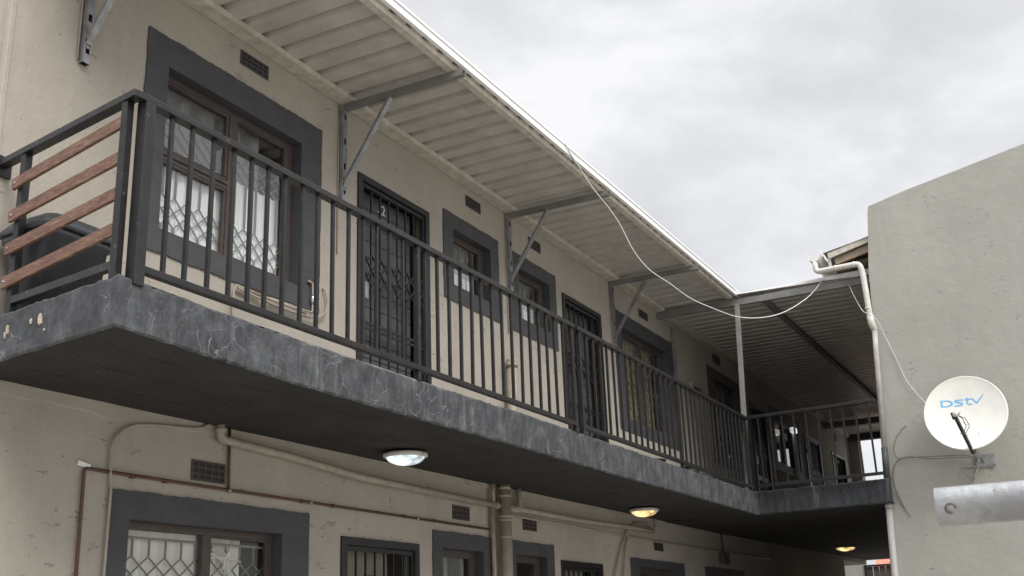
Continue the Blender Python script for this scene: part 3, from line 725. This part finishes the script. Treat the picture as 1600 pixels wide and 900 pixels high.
# soil stack and its branches
st = thing('soil_stack', (5.53, -.09, GZ), 'thick beige soil pipe rising between two small windows through the balcony slab', 'pipe')
m_ = MB(); m_.tube([(5.52, -.085, GZ), (5.545, -.085, .0)], .055, 18); m_.build('lower_pipe', 'beige_pipe', st)
m_ = MB(); m_.tube([(5.74, -.085, .2), (5.765, -.085, 1.14)], .05, 18); m_.build('upper_pipe', 'beige_pipe', st)
m_ = MB(); m_.tube([(5.762, -.085, 1.13), (5.764, -.085, 1.17)], .062, 18); m_.tube([(5.764, -.085, 1.17), (5.765, -.085, 1.21)], [.055, .045], 18); m_.build('vent_cap', 'beige_pipe', st)
for z in (-.03, -.10, -.28, -.31, -.46): m_ = MB(); m_.tube([(5.536, -.085, z-.012), (5.536, -.085, z+.012)], .059, 18); m_.build('collar', 'beige_pipe', st)
m_ = MB(); m_.tube(bend([(5.86, -.06, .0), (5.875, -.06, -.19), (5.60, -.07, -.20)], .05), .026, 12); m_.build('branch', 'beige_pipe', st)
m_ = MB(); m_.tube([(5.60, -.06, -.185), (7.1, -.06, -.188), (8.86, -.06, -.160), (9.30, -.05, -.157)], .026, 12); m_.build('branch', 'beige_pipe', st)
t_ = pipe_thing('waste_pipe', 'beige waste pipe sloping under the balcony from the left elbow to the thick soil pipe', 'pipe',
    [bend([(1.905, -.055, .02), (1.90, -.055, -.085), (2.56, -.055, -.108), (3.36, -.055, -.160), (5.50, -.06, -.190)], .06)], 'beige_pipe', .027,
    clips=[((1.903, -.055, -.03), (0, 0, 1)), ((2.95, -.055, -.135), (1, 0, 0)), ((4.3, -.055, -.172), (1, 0, 0)), ((5.42, -.06, -.19), (1, 0, 0))], clipmat='beige_pipe')
pipe_thing('down_pipe', 'slim beige pipe hugging the left side of the thick soil pipe', 'pipe', [[(5.39, -.05, .0), (5.385, -.05, -.17)], [(5.385, -.035, -.17), (5.40, -.035, -.75), (5.38, -.035, GZ)]], 'beige_pipe', .020)
cp = thing('copper_pipe', (.92, -.02, GZ), 'thin reddish brown copper water pipe running above the ground floor windows', 'pipe')
for pts in (bend([(.93, -.02, GZ), (.912, -.02, -.376), (2.04, -.02, -.383), (5.36, -.02, -.398)], .02), [(2.021, -.018, .02), (2.036, -.018, -.38)]):
    m_ = MB(); m_.tube(pts, .0095, 8); m_.build('pipe_run', 'copper', cp)
m_ = MB(); m_.bar((.875, -.010, -.350), (.955, -.014, -.366), .014, .026); m_.build('wall_clip', 'white', cp, .003)
for x in (1.25, 1.50, 2.04, 2.75, 2.85, 3.1, 4.0, 4.2, 4.45): m_ = MB(); m_.tube([(x-.014, -.02, -.385-.003*(x-2)), (x+.014, -.02, -.385-.003*(x-2))], .0135, 8); m_.build('joint', 'galv' if x in (2.04, 2.85, 4.2) else 'copper', cp)
pipe_thing('conduit', 'pale flexible conduit arching from the big lower window up to the balcony underside', 'conduit',
    [[(1.085, -.022, -1.9), (1.102, -.022, -.473), (1.086, -.022, -.353), (1.082, -.022, -.248), (1.106, -.022, -.181), (1.161, -.022, -.13), (1.238, -.022, -.096), (1.348, -.022, -.076), (1.498, -.022, -.063), (1.681, -.022, -.049), (1.778, -.022, -.031), (1.842, -.022, .007)]], 'beige_pipe', .0085)
pipe_thing('conduit', 'thin straight conduit below the beige pipe running right towards the dark passage', 'conduit', [[(5.62, -.02, -.245), (8.164, -.02, -.258), (9.328, -.02, -.264), (11.2, -.02, -.262), (14.5, -.02, -.25)]], 'beige_pipe', .011)
pipe_thing('cable', 'looping cable hanging down the wall near the warm lit lamp', 'cable', [[(9.40, -.05, .0), (9.41, -.03, -.125), (9.131, -.03, -.087), (8.827, -.03, -.094), (8.624, -.03, -.144), (8.447, -.03, -.283), (8.29, -.03, -.444), (8.102, -.03, -.709), (7.98, -.03, -1.4)], [(8.52, -.03, -.262), (8.44, -.03, -.45), (8.36, -.03, -.70), (8.33, -.03, -1.5)]], 'beige_pipe', .011)
# pipes by the big upper window
t_ = thing('water_valve_pipe', (2.8, -.03, ZT), 'small copper tap pipe with a chrome valve beside the big upper window', 'pipe')
m_ = MB(); m_.tube(bend([(2.76, -.028, 1.18), (2.812, -.028, 1.175), (2.815, -.028, .955), (2.70, -.028, .95), (2.35, -.028, .945)], .02), .008, 8); m_.build('pipe_run', 'beige_pipe', t_)
m_ = MB(); m_.lathe((2.814, -.03, 1.02), (0, 0, 1), [(0, 0), (0, .014), (.015, .019), (.05, .019), (.065, .013), (.065, 0)], 12); m_.lathe((2.814, -.045, 1.05), (0, -1, 0), [(0, .012), (.03, .012), (.03, 0)], 10); m_.build('valve', 'chrome', t_)
m_ = MB(); m_.lathe((2.79, -.02, 1.185), (0, -1, 0), [(0, .02), (.012, .02), (.012, 0)], 8); m_.build('wall_rosette', 'copper', t_)
pipe_thing('hose', 'beige hose curling from the wall under the big upper window', 'hose',
    [[(2.96, -.006, 1.177), (2.965, -.03, 1.16), (2.985, -.035, 1.083), (2.955, -.035, .985), (2.86, -.035, .921), (2.67, -.035, .905), (2.393, -.035, .905), (2.196, -.035, .915), (2.02, -.035, .93)],
     [(2.0, -.03, .26), (1.99, -.03, .9), (2.01, -.03, .945), (2.25, -.03, .935)], [(2.25, -.045, .93), (2.6, -.045, .93), (2.72, -.045, .925)]], 'beige_pipe', .0085)
t_ = thing('pipe_stub', (2.55, -.1, ZT), 'short beige pipe leaning on the balcony floor below the valve pipe', 'pipe')
m_ = MB(); m_.tube([(2.44, -.10, .40), (2.50, -.02, .46)], .022, 12); m_.tube([(2.36, -.20, .32), (2.44, -.10, .40)], .018, 12); m_.build('stub', 'beige_pipe', t_)

# meter box, junction box
t_ = thing('meter_box', (11.4, 0, 1.9), 'small beige box on the upper wall left of the dark window', 'electrical box')
m_ = MB(); m_.box(11.21, 11.60, -.07, -.002, 1.86, 2.02); m_.build('housing', 'beige_pipe', t_, .01)
m_ = MB(); m_.box(11.28, 11.56, -.074, -.071, 1.885, 1.96); m_.build('cover', 'black', t_)
t_ = thing('junction_box', (12.05, 0, -.4), 'small dark box on the lower wall in the dark passage', 'electrical box')
m_ = MB(); m_.box(11.92, 12.18, -.08, -.002, -.42, -.27); m_.build('housing', 'trim', t_, .01)
m_ = MB(); m_.tube([(12.05, -.03, -.27), (12.05, -.03, .0)], .01, 6); m_.build('feed', 'trim', t_)

# coil of cable behind the lower window
t_ = tag(None or (lambda: (lambda mb: mb)(MB()))().build('x', 'cable') if False else thing('cable_coil', (2.1, .15, -1.0), 'coil of white cable hanging behind the big lower window', 'cable coil'))
m_ = MB()
for k in range(7):
    cx, cz, a0 = 2.08+random.uniform(-.02, .02), -.90+random.uniform(-.03, .02), random.uniform(.10, .15); b0 = random.uniform(.13, .18); yy = .096+k*.0015
    m_.tube([(cx+a0*math.cos(a), yy, cz+b0*math.sin(a)) for a in [2*math.pi*i/30+k for i in range(31)]], .0045, 6, cap=False)
m_.tube([(2.20, .094, -.70), (2.15, .094, -.80), (2.14, .094, -.85)], .007, 6); m_.tube([(1.96, .094, -.74), (2.05, .094, -.77), (2.2, .094, -.78), (2.3, .094, -.80)], .005, 6); m_.build('loops', 'cable', t_)

# ------------------------------------------------------------------ lamps on the soffit
lamps = [((3.42, -.42, -.022), 'cool white oval bulkhead lamp nearest on the balcony underside', 'lamp_cool', (0.16, .12)),
         ((8.15, -.40, -.022), 'warm yellow lit bulkhead lamp further along the balcony underside', 'lamp_warm', (0.16, .12)),
         ((16.8, -.75, .03), 'small warm lamp deep in the dark passage', 'lamp_warm', (.19, .15))]
for loc, lab, mat, (ra, rb) in lamps:
    t_ = thing('ceiling_lamp', loc, lab, 'lamp', 'lamps on the balcony underside')
    m_ = MB(); sg = 40
    def rg(k, z): return [(loc[0]+ra*k*math.cos(2*math.pi*i/sg), loc[1]+ra*k*math.sin(2*math.pi*i/sg), loc[2]+z) for i in range(sg)]
    loft(m_, [rg(.92, .0), rg(1, -.006), rg(1.0, -.026), rg(.90, -.034), rg(.86, -.030)], False); m_.raw(rg(.92, .0), [tuple(range(sg))]); m_.build('base_ring', 'pvc', t_)
    for a in (0.4, 2.5, 4.6): k = MB(); k.box(loc[0]+ra*.97*math.cos(a)-.012, loc[0]+ra*.97*math.cos(a)+.012, loc[1]+ra*.97*math.sin(a)-.012, loc[1]+ra*.97*math.sin(a)+.012, loc[2]-.034, loc[2]-.012); k.build('clip', 'pvc', t_, .003)
    m_ = MB(); loft(m_, [rg(.86*math.cos(q), -.03-.055*math.sin(q)) for q in [i*math.pi/2/8 for i in range(8)]]+[rg(.02, -.085)], False); m_.raw(rg(.02, -.085), [tuple(range(sg))]); m_.build('diffuser', mat, t_)
# lit lamp on the far upper wall with a white conduit below it
t_ = thing('wall_lamp', (16.95, -.05, 2.0), 'small bright white lamp on the wall behind the short railing', 'lamp')
m_ = MB(); m_.box(16.78, 16.98, -.11, -.02, 2.10, 2.20); l_ = m_.build('lamp_head', emis('bright_lamp', (1, 1, 1), 1.2, 1), t_, .015)
m_ = MB(); m_.tube([(16.9, -.04, 2.1), (16.9, -.035, 1.3), (16.9, -.03, .3)], .02, 8); m_.build('conduit', 'pvc', t_)

# ------------------------------------------------------------------ neighbouring building
nb = thing('neighbouring_building', (9.82, -2.76, GZ), 'plain grey plastered gable wall on the right, rising with the roof slope', 'building')
GT = [(-2.925, 3.525), (-3.40, 3.64), (-3.862, 3.73), (-4.725, 3.905), (-6.2, 4.18), (-9.0, 4.62), (-14, 3.3)]
def gy(z): return -2.66-.045*(z+.9)         # the edge leans very slightly
m_ = MB()
edge = [(gy(z), z) for z in (GZ, -.8, .1, 1.0, 1.9, 2.7)]+[(-2.905, 3.45)]+GT+[(-14, GZ)]
for X in (9.82, 10.08): m_.face([(X, y, z) for y, z in edge])
n = len(edge)
for i in range(n):
    a, b = edge[i], edge[(i+1) % n]; m_.face([(9.82, *a), (9.82, *b), (10.08, *b), (10.08, *a)])
m_.build('gable_wall', 'neighbour_wall', nb)
m_ = MB(); m_.box(10.08, 23, -2.98, -2.84, GZ, 2.95); m_.build('side_wall', 'neighbour_wall', nb)
# its roof behind the parapet, sloping eave towards the walkway
def rz(y): return 3.075+(-2.33-y)*.245
m_ = MB()
for (ya, yb) in ((-2.30, -13.5),):
    P = [(9.90, ya, rz(ya)), (9.90, yb, rz(yb)*1.0), (22, yb, rz(yb)), (22, ya, rz(ya))]
    yb2 = -9.0; P = [(ya, rz(ya)), (yb2, rz(yb2)-.35), (-14, 3.0)]
    for i in range(2):
        for k in range(110):
            xa = 9.90+k*.11; h0 = .018*(k % 2)
            m_.face([(xa, P[i][0], P[i][1]+h0), (xa+.11, P[i][0], P[i][1]+.018-h0), (xa+.11, P[i+1][0], P[i+1][1]+.018-h0), (xa, P[i+1][0], P[i+1][1]+h0)])
o = m_.build('roof_sheet', 'galv', nb); so_ = o.modifiers.new('t', 'SOLIDIFY'); so_.thickness = .004
m_ = MB(); m_.bar((9.93, -2.36, rz(-2.36)-.055), (9.93, -2.90, rz(-2.90)-.055), .035, .075); m_.build('barge_board', 'purlin', nb, .004)
m_ = MB(); m_.bar((9.99, -2.42, rz(-2.42)-.14), (9.99, -2.92, rz(-2.92)-.15), .05, .09); m_.build('rafter', 'timber', nb, .004)
m_ = MB(); m_.bar((10.6, -2.42, rz(-2.42)-.08), (10.6, -2.92, rz(-2.92)-.08), .05, .11); m_.build('rafter', 'timber', nb, .004)
m_ = MB(); m_.box(9.95, 22, -2.38, -2.345, 2.90, 3.05); m_.build('fascia', 'pvc', nb, .003)
m_ = MB(); m_.face([(9.97, -2.38, 2.905), (22, -2.38, 2.905), (22, -2.92, 2.93), (9.97, -2.92, 2.93)]); m_.build('soffit', 'timber', nb)
# gutter with its open end and down pipe
gt = thing('rain_gutter', (9.86, -2.25, 2.95), 'white half round rain gutter at the eave with cranked outlet pipe beside the gable', 'gutter')
m_ = MB(); prof = [(-2.125, 3.075), (-2.118, 3.06)]+[(-2.20+.082*math.cos(a), 3.05+.09*math.sin(a)) for a in [-R(180*k/12) for k in range(13)]]+[(-2.285, 3.085)]
vs = []
for X in (9.84, 22): vs += [(X, y, z) for y, z in prof]
n = len(prof); m_.raw(vs, [(i, i+1, n+i+1, n+i) for i in range(n-1)], 0, True); o = m_.build('trough', 'pvc', gt); so_ = o.modifiers.new('t', 'SOLIDIFY'); so_.thickness = .004
m_ = MB(); m_.tube(bend([(9.87, -2.20, 2.965), (9.87, -2.20, 2.835), (9.82, -2.40, 2.823), (9.77, -2.735, 2.812), (9.77, -2.76, 2.70), (9.77, -2.775, 2.13), (9.80, -2.79, 2.02)], .07), .034, 16); m_.build('outlet_pipe', 'pvc', gt)
for a, b in (((9.815, -2.44, 2.822), (9.812, -2.46, 2.822)), ((9.782, -2.66, 2.815), (9.78, -2.68, 2.815)), ((9.77, -2.765, 2.26), (9.77, -2.766, 2.24))):
    m_ = MB(); m_.tube([a, b], .038, 16); m_.build('socket', 'pvc', gt)
m_ = MB(); m_.tube(bend([(9.775, -2.775, 2.16), (9.775, -2.78, 2.05), (9.86, -2.80, 1.98), (9.87, -2.80, 1.85)], .05), .040, 16); m_.build('elbow', 'pvc', gt)
dp = thing('down_pipe', (9.87, -2.78, GZ), 'long weathered rain pipe down the edge of the grey gable wall, its middle painted dark', 'pipe')
XD, XU = 9.76, 9.76
def dy(z): return -2.668-.052*(z+.6)
m_ = MB(); m_.tube([(9.80, dy(1.95)-.0, 1.97), (XD, dy(1.7), 1.7), (XD, dy(.62), .60)], .031, 16); m_.build('upper_length', 'weathered_pipe', dp)
m_ = MB(); m_.tube([(XD, dy(.60), .60), (XD, dy(.25), .24)], .036, 16); m_.build('painted_length', 'trim', dp)
m_ = MB(); m_.tube([(9.80, dy(-.03)+.01, -.03), (9.80, dy(-1)+.01, -1.0), (9.80, dy(GZ)+.01, GZ)], .038, 16); m_.tube([(9.80, dy(-.05)+.01, -.07), (9.80, dy(-.02)+.01, -.02)], .046, 16); m_.build('lower_length', 'weathered_pipe', dp)

# ------------------------------------------------------------------ satellite dish
DC = Vector((9.42, -3.668, .835)); dn_ = Vector((-1, .0, .27)).normalized(); du = Vector((0, -1, 0)); dv = du.cross(dn_).normalized()
if dv.z < 0: dv = -dv
dt = thing('satellite_dish', (9.80, -3.68, .33), 'round off-white satellite dish with blue lettering mounted on the grey gable wall', 'satellite dish')
RD = .413; dep = .065
m_ = MB(); vs = []; rings, sg = 12, 64
def dpt(r, a, ofs=0):
    x, y = r*math.cos(a), r*math.sin(a)*1.02; h = dep*((r/RD)**2-1)
    return DC+du*x+dv*y+dn_*(h+ofs)
prof = [(r*RD/rings, 0) for r in range(1, rings+1)]+[(RD+.008, .004), (RD+.014, -.004), (RD+.012, -.02), (RD-.004, -.022)]+[(r*RD/rings, -.012) for r in range(rings-1, 0, -1)]
for r, o in prof:
    for k in range(sg):
        a = 2*math.pi*k/sg; vs.append(dpt(min(r, RD), a, o)+(du*math.cos(a)+dv*math.sin(a))*max(0, r-RD))
n = len(prof); fs = [(i*sg+k, i*sg+(k+1) % sg, (i+1)*sg+(k+1) % sg, (i+1)*sg+k) for i in range(n-1) for k in range(sg)]+[tuple(range(sg)), tuple(range((n-1)*sg, n*sg))]
m_.raw(vs, fs, 0, True); rf = m_.build('reflector', 'dish', dt)
# lettering: wide letters, built from strokes in reflector coordinates
def dsurf(x, y, ofs=.002): r = math.hypot(x, y/1.05); return DC+du*x+dv*y+dn_*(dep*((r/RD)**2-1)+ofs)
def stroke(mb, pts, w_):
    n = len(pts); Lp, Rp = [], []
    for i, (x, y) in enumerate(pts):
        ax, ay = pts[max(i-1, 0)]; bx, by = pts[min(i+1, n-1)]; l = math.hypot(bx-ax, by-ay) or 1; nx, ny = -(by-ay)/l, (bx-ax)/l
        ww = 1.15*(w_[i] if isinstance(w_, list) else w_)
        Lp.append((x+nx*ww/2, y+ny*ww/2)); Rp.append((x-nx*ww/2, y-ny*ww/2))
    for i in range(n-1): mb.face([dsurf(*Lp[i]), dsurf(*Lp[i+1]), dsurf(*Rp[i+1]), dsurf(*Rp[i])])
lg = MB(); X0, Y0, H = -.235, .108, .075
def q(x, y): return (X0+x*.93, Y0+y*H)
stroke(lg, [q(.004, 0), q(.004, 1)], .020); stroke(lg, [q(-.005, .93), q(.07, .93), q(.105, .75), q(.118, .5), q(.105, .25), q(.07, .07), q(-.005, .07)], [.013, .014, .020, .026, .020, .014, .013])
stroke(lg, [q(.245, .90), q(.17, .90), q(.148, .78), q(.16, .60), q(.21, .50), q(.232, .36), q(.22, .14), q(.18, .07), q(.135, .07)], [.012, .015, .02, .018, .015, .018, .02, .015, .012])
stroke(lg, [q(.285, 1.12), q(.285, .25), q(.30, .09), q(.335, .07)], [.017, .017, .015, .012]); stroke(lg, [q(.262, .86), q(.345, .86)], .012)
stroke(lg, [q(.345, .80), q(.385, .12)], [.018, .014]); stroke(lg, [q(.38, .10), q(.435, .80), q(.475, 1.35)], [.014, .013, .004])
lg.build('lettering', 'logo', rf)
for x, y in ((-.03, -.09), (-.02, -.25), (.10, -.245)): k = MB(); k.lathe(dsurf(x, y, 0), dn_, [(0, .007), (.003, .006), (.004, 0)], 8); k.build('bolt', 'black', rf)
bot = DC-dv*(RD*1.05+.01)-dn_*.02
lnb = Vector((9.02, -3.60, .76))
arm = MB(); arm.bar(bot+Vector((.03, -.02, -.02)), lnb+Vector((.03, 0, -.03)), .030, .036); arm.build('arm', 'black', dt, .002)
m_ = MB(); m_.lathe(lnb+Vector((-.035, 0, -.01)), (DC-lnb+Vector((0, 0, .06))).normalized(), [(0, 0), (0, .026), (.05, .028), (.06, .018), (.10, .018), (.11, .032), (.13, .032), (.13, 0)], 16); hd = m_.build('receiver_head', 'pvc', dt)
m_ = MB(); m_.bar(lnb+Vector((.02, .015, -.05)), lnb+Vector((.02, .03, .02)), .05, .03); m_.build('clamp', 'black', dt, .003)
for s_ in (1, .72): m_ = MB(); m_.tube([lnb+Vector((.02, -.02, -.01)), lnb+Vector((.04, -.09*s_, -.05)), lnb+Vector((.05, -.12*s_, -.13)), lnb+Vector((.06, -.07*s_, -.20)), lnb+Vector((.07, -.01, -.20))], .0045, 6); m_.build('signal_lead', 'dark_cable', dt)
m_ = MB(); m_.bar((9.80, -3.74, .34), (9.50, -3.71, .40), .03, .03); m_.bar((9.52, -3.71, .38), DC-dn_*.08-dv*.1, .035, .05); m_.tube([(9.50, -3.71, .30), (9.50, -3.70, .62)], .02, 10); m_.bar(bot+Vector((.02, -.02, -.02)), (9.52, -3.72, .34), .022, .03); m_.build('mount', 'galv', dt, .002)
m_ = MB(); m_.box(9.795, 9.818, -3.86, -3.66, .30, .42); m_.bar((9.81, -3.52, .31), (9.81, -3.85, .29), .012, .02); m_.build('wall_plate', 'galv', dt, .002)
m_ = MB(); m_.tube([(9.80, -3.50, .30), (9.79, -3.60, .14)], .006, 6); m_.tube([(9.79, -3.60, .14), (9.80, -3.68, .30)], .006, 6); m_.build('brace', 'galv', dt)

# ------------------------------------------------------------------ loose cables
def cable(label, pts, r, mat, extra=()):
    # smooth with Catmull-Rom
    def cr(P):
        P = [Vector(p) for p in P]; out = []
        for i in range(len(P)-1):
            a, b, c, d_ = P[max(i-1, 0)], P[i], P[i+1], P[min(i+2, len(P)-1)]
            for k in range(4):
                t = k/4; out.append(.5*((2*b)+(c-a)*t+(2*a-5*b+4*c-d_)*t*t+(3*b-a-3*c+d_)*t**3))
        return out+[P[-1]]
    m_ = MB(); m_.tube(cr(pts), r, 6)
    for e_ in extra: m_.tube(cr(e_), r, 6)
    return tag(m_.build('cable', mat, None, off=pts[0]), label, 'cable')
cable('white overhead cable drooping from the roof edge across to the return roof edge',
 [(4.95, -1.127, 2.875), (4.975, -1.128, 2.85), (5.088, -1.125, 2.80), (5.194, -1.147, 2.722), (5.327, -1.175, 2.614), (5.464, -1.204, 2.53), (5.609, -1.234, 2.455), (5.75, -1.264, 2.359), (5.843, -1.283, 2.269), (5.953, -1.306, 2.149), (6.08, -1.333, 2.059), (6.234, -1.365, 1.994), (6.396, -1.399, 1.962), (6.564, -1.434, 1.940), (6.733, -1.47, 1.905), (6.903, -1.505, 1.873), (7.084, -1.543, 1.858), (7.334, -1.595, 1.855), (7.592, -1.649, 1.855), (7.861, -1.706, 1.865), (8.221, -1.781, 1.921), (8.607, -1.862, 2.015), (8.972, -1.939, 2.137), (9.293, -2.006, 2.275), (9.578, -2.065, 2.415), (9.777, -2.107, 2.524), (9.988, -2.151, 2.662), (10.219, -2.2, 2.83)], .0052, 'cable')
cable('thin white cable from the return roof past the rain pipe down to the dish',
 [(10.15, -2.52, 2.69), (9.9, -2.609, 2.45), (9.75, -2.70, 2.23), (9.72, -2.76, 2.17), (9.78, -2.843, 2.095), (9.79, -2.919, 1.849), (9.80, -2.994, 1.608), (9.79, -3.065, 1.356), (9.78, -3.148, 1.196), (9.70, -3.257, 1.03), (9.50, -3.30, .97)], .0045, 'cable')
cable('dark bundle of cables on the grey gable wall from dish mount to rain pipe',
 [(9.76, -3.66, .40), (9.79, -3.55, .43), (9.795, -3.379, .444), (9.795, -3.178, .455), (9.795, -3.008, .465), (9.795, -2.875, .452), (9.79, -2.804, .39), (9.79, -2.775, .272), (9.79, -2.781, .15), (9.79, -2.80, .02), (9.80, -2.837, -.069), (9.80, -2.90, -.18)], .0036, 'dark_cable',
 extra=[[(9.78, -3.70, .38), (9.79, -3.5, .415), (9.798, -3.2, .43), (9.80, -3.0, .475), (9.80, -2.86, .46), (9.79, -2.795, .35), (9.79, -2.77, .2), (9.80, -2.83, -.02), (9.80, -2.86, -.12)],
        [(9.815, -2.99, .827), (9.80, -2.95, .80), (9.795, -2.87, .70), (9.795, -2.825, .592), (9.795, -2.835, .503), (9.80, -2.874, .448)]])

# ------------------------------------------------------------------ galvanised pole in the foreground
pl = thing('metal_pole', (-1.555, -4.56, -1.174), 'thick galvanised pole end poking in from the right edge, close to the camera', 'pole')
m_ = MB(); a = Vector((-1.535, -4.563, -1.177)); b = Vector((-1.485, -6.2, -1.172)); dd = (b-a).normalized(); u = dd.orthogonal().normalized(); w_ = dd.cross(u); n = 48
vs = []
for (s_, r_) in ((0, .0225), (0, .0262), (.001, .0272), (1.6, .0272)):
    for k in range(n): a_ = 2*math.pi*k/n; vs.append(a+dd*s_+(u*math.cos(a_)+w_*math.sin(a_))*r_)
for (s_, r_) in ((.5, .0225),):
    for k in range(n): a_ = 2*math.pi*k/n; vs.append(a+dd*s_+(u*math.cos(a_)+w_*math.sin(a_))*r_)
fs = [(i*n+k, i*n+(k+1) % n, (i+1)*n+(k+1) % n, (i+1)*n+k) for i in range(3) for k in range(n)]+[(k, (k+1) % n, 4*n+(k+1) % n, 4*n+k) for k in range(n)]
m_.raw(vs, fs, 0, True); m_.build('tube', 'pole_steel', pl)
hp = Vector((-1.535, -4.583, -1.180)); side_n = (Vector((-3.2285, -4.7686, -1.3373))-hp).normalized(); side_n = (side_n-dd*side_n.dot(dd)).normalized()
m_ = MB(); u2 = side_n.cross(dd).normalized(); m_.tube([hp+side_n*(math.sqrt(.0272**2-(.0068*math.sin(q_))**2))+dd*(.0068*math.cos(q_))+u2*(.0068*math.sin(q_)) for q_ in [2*math.pi*k/20 for k in range(17)]], .0011, 6); m_.build('hole_rim', 'rust_hole', pl)

# ------------------------------------------------------------------ yard beyond the passage
yw = tag(MB() and (lambda m_: (m_.box(26, 26.2, .66, 6, GZ, .42), m_.build('yard_wall', 'neighbour_wall', None, .01, off=(26, 2, GZ)))[1])(MB()), 'pale boundary wall seen through the passage at the far end', 'wall')
t_ = thing('yard_gate', (26.0, 0, GZ), 'dark brown slatted gate at the far end of the passage', 'gate')
m_ = MB()
for k in range(9): m_.box(26.02, 26.05, .64-.15*(k+1)+.012, .64-.15*k, GZ+.05, .115)
m_.build('board_panel', 'gate_brown', t_, .003)
m_ = MB(); ring_box(m_, (0, 1, 0, 1), (.1, .9, .1, .9), 0, 0) if False else None
m_.box(25.97, 26.06, .645, .70, GZ, .16); m_.box(25.97, 26.06, -.76, -.70, GZ, .16); m_.box(25.97, 26.06, -.70, .645, .118, .16); m_.build('gate_frame', 'gate', t_, .003)
fh = thing('distant_house', (34, 0, GZ), 'house with a salmon tiled roof beyond the yard gate', 'house')
m_ = MB(); m_.box(34, 40, -6, 1.75, GZ, .40); m_.build('wall', 'neighbour_wall', fh)
m_ = MB()
for k in range(14):
    x0 = 33.6+k*.25; z0 = .42+k*.10
    m_.face([(x0, -6.3, z0), (x0, 1.85, z0), (x0+.27, 1.85, z0+.10), (x0+.27, -6.3, z0+.10)]); m_.face([(x0, -6.3, z0-.03), (x0, 1.85, z0-.03), (x0, 1.85, z0), (x0, -6.3, z0)])
m_.build('tiled_roof', 'rust_tile', fh)

for o in list(bpy.data.objects):
    if '_o' in o: del o['_o']
# materials for the render
S.render.engine = 'CYCLES'
S.cycles.max_bounces = 6; S.cycles.transparent_max_bounces = 12
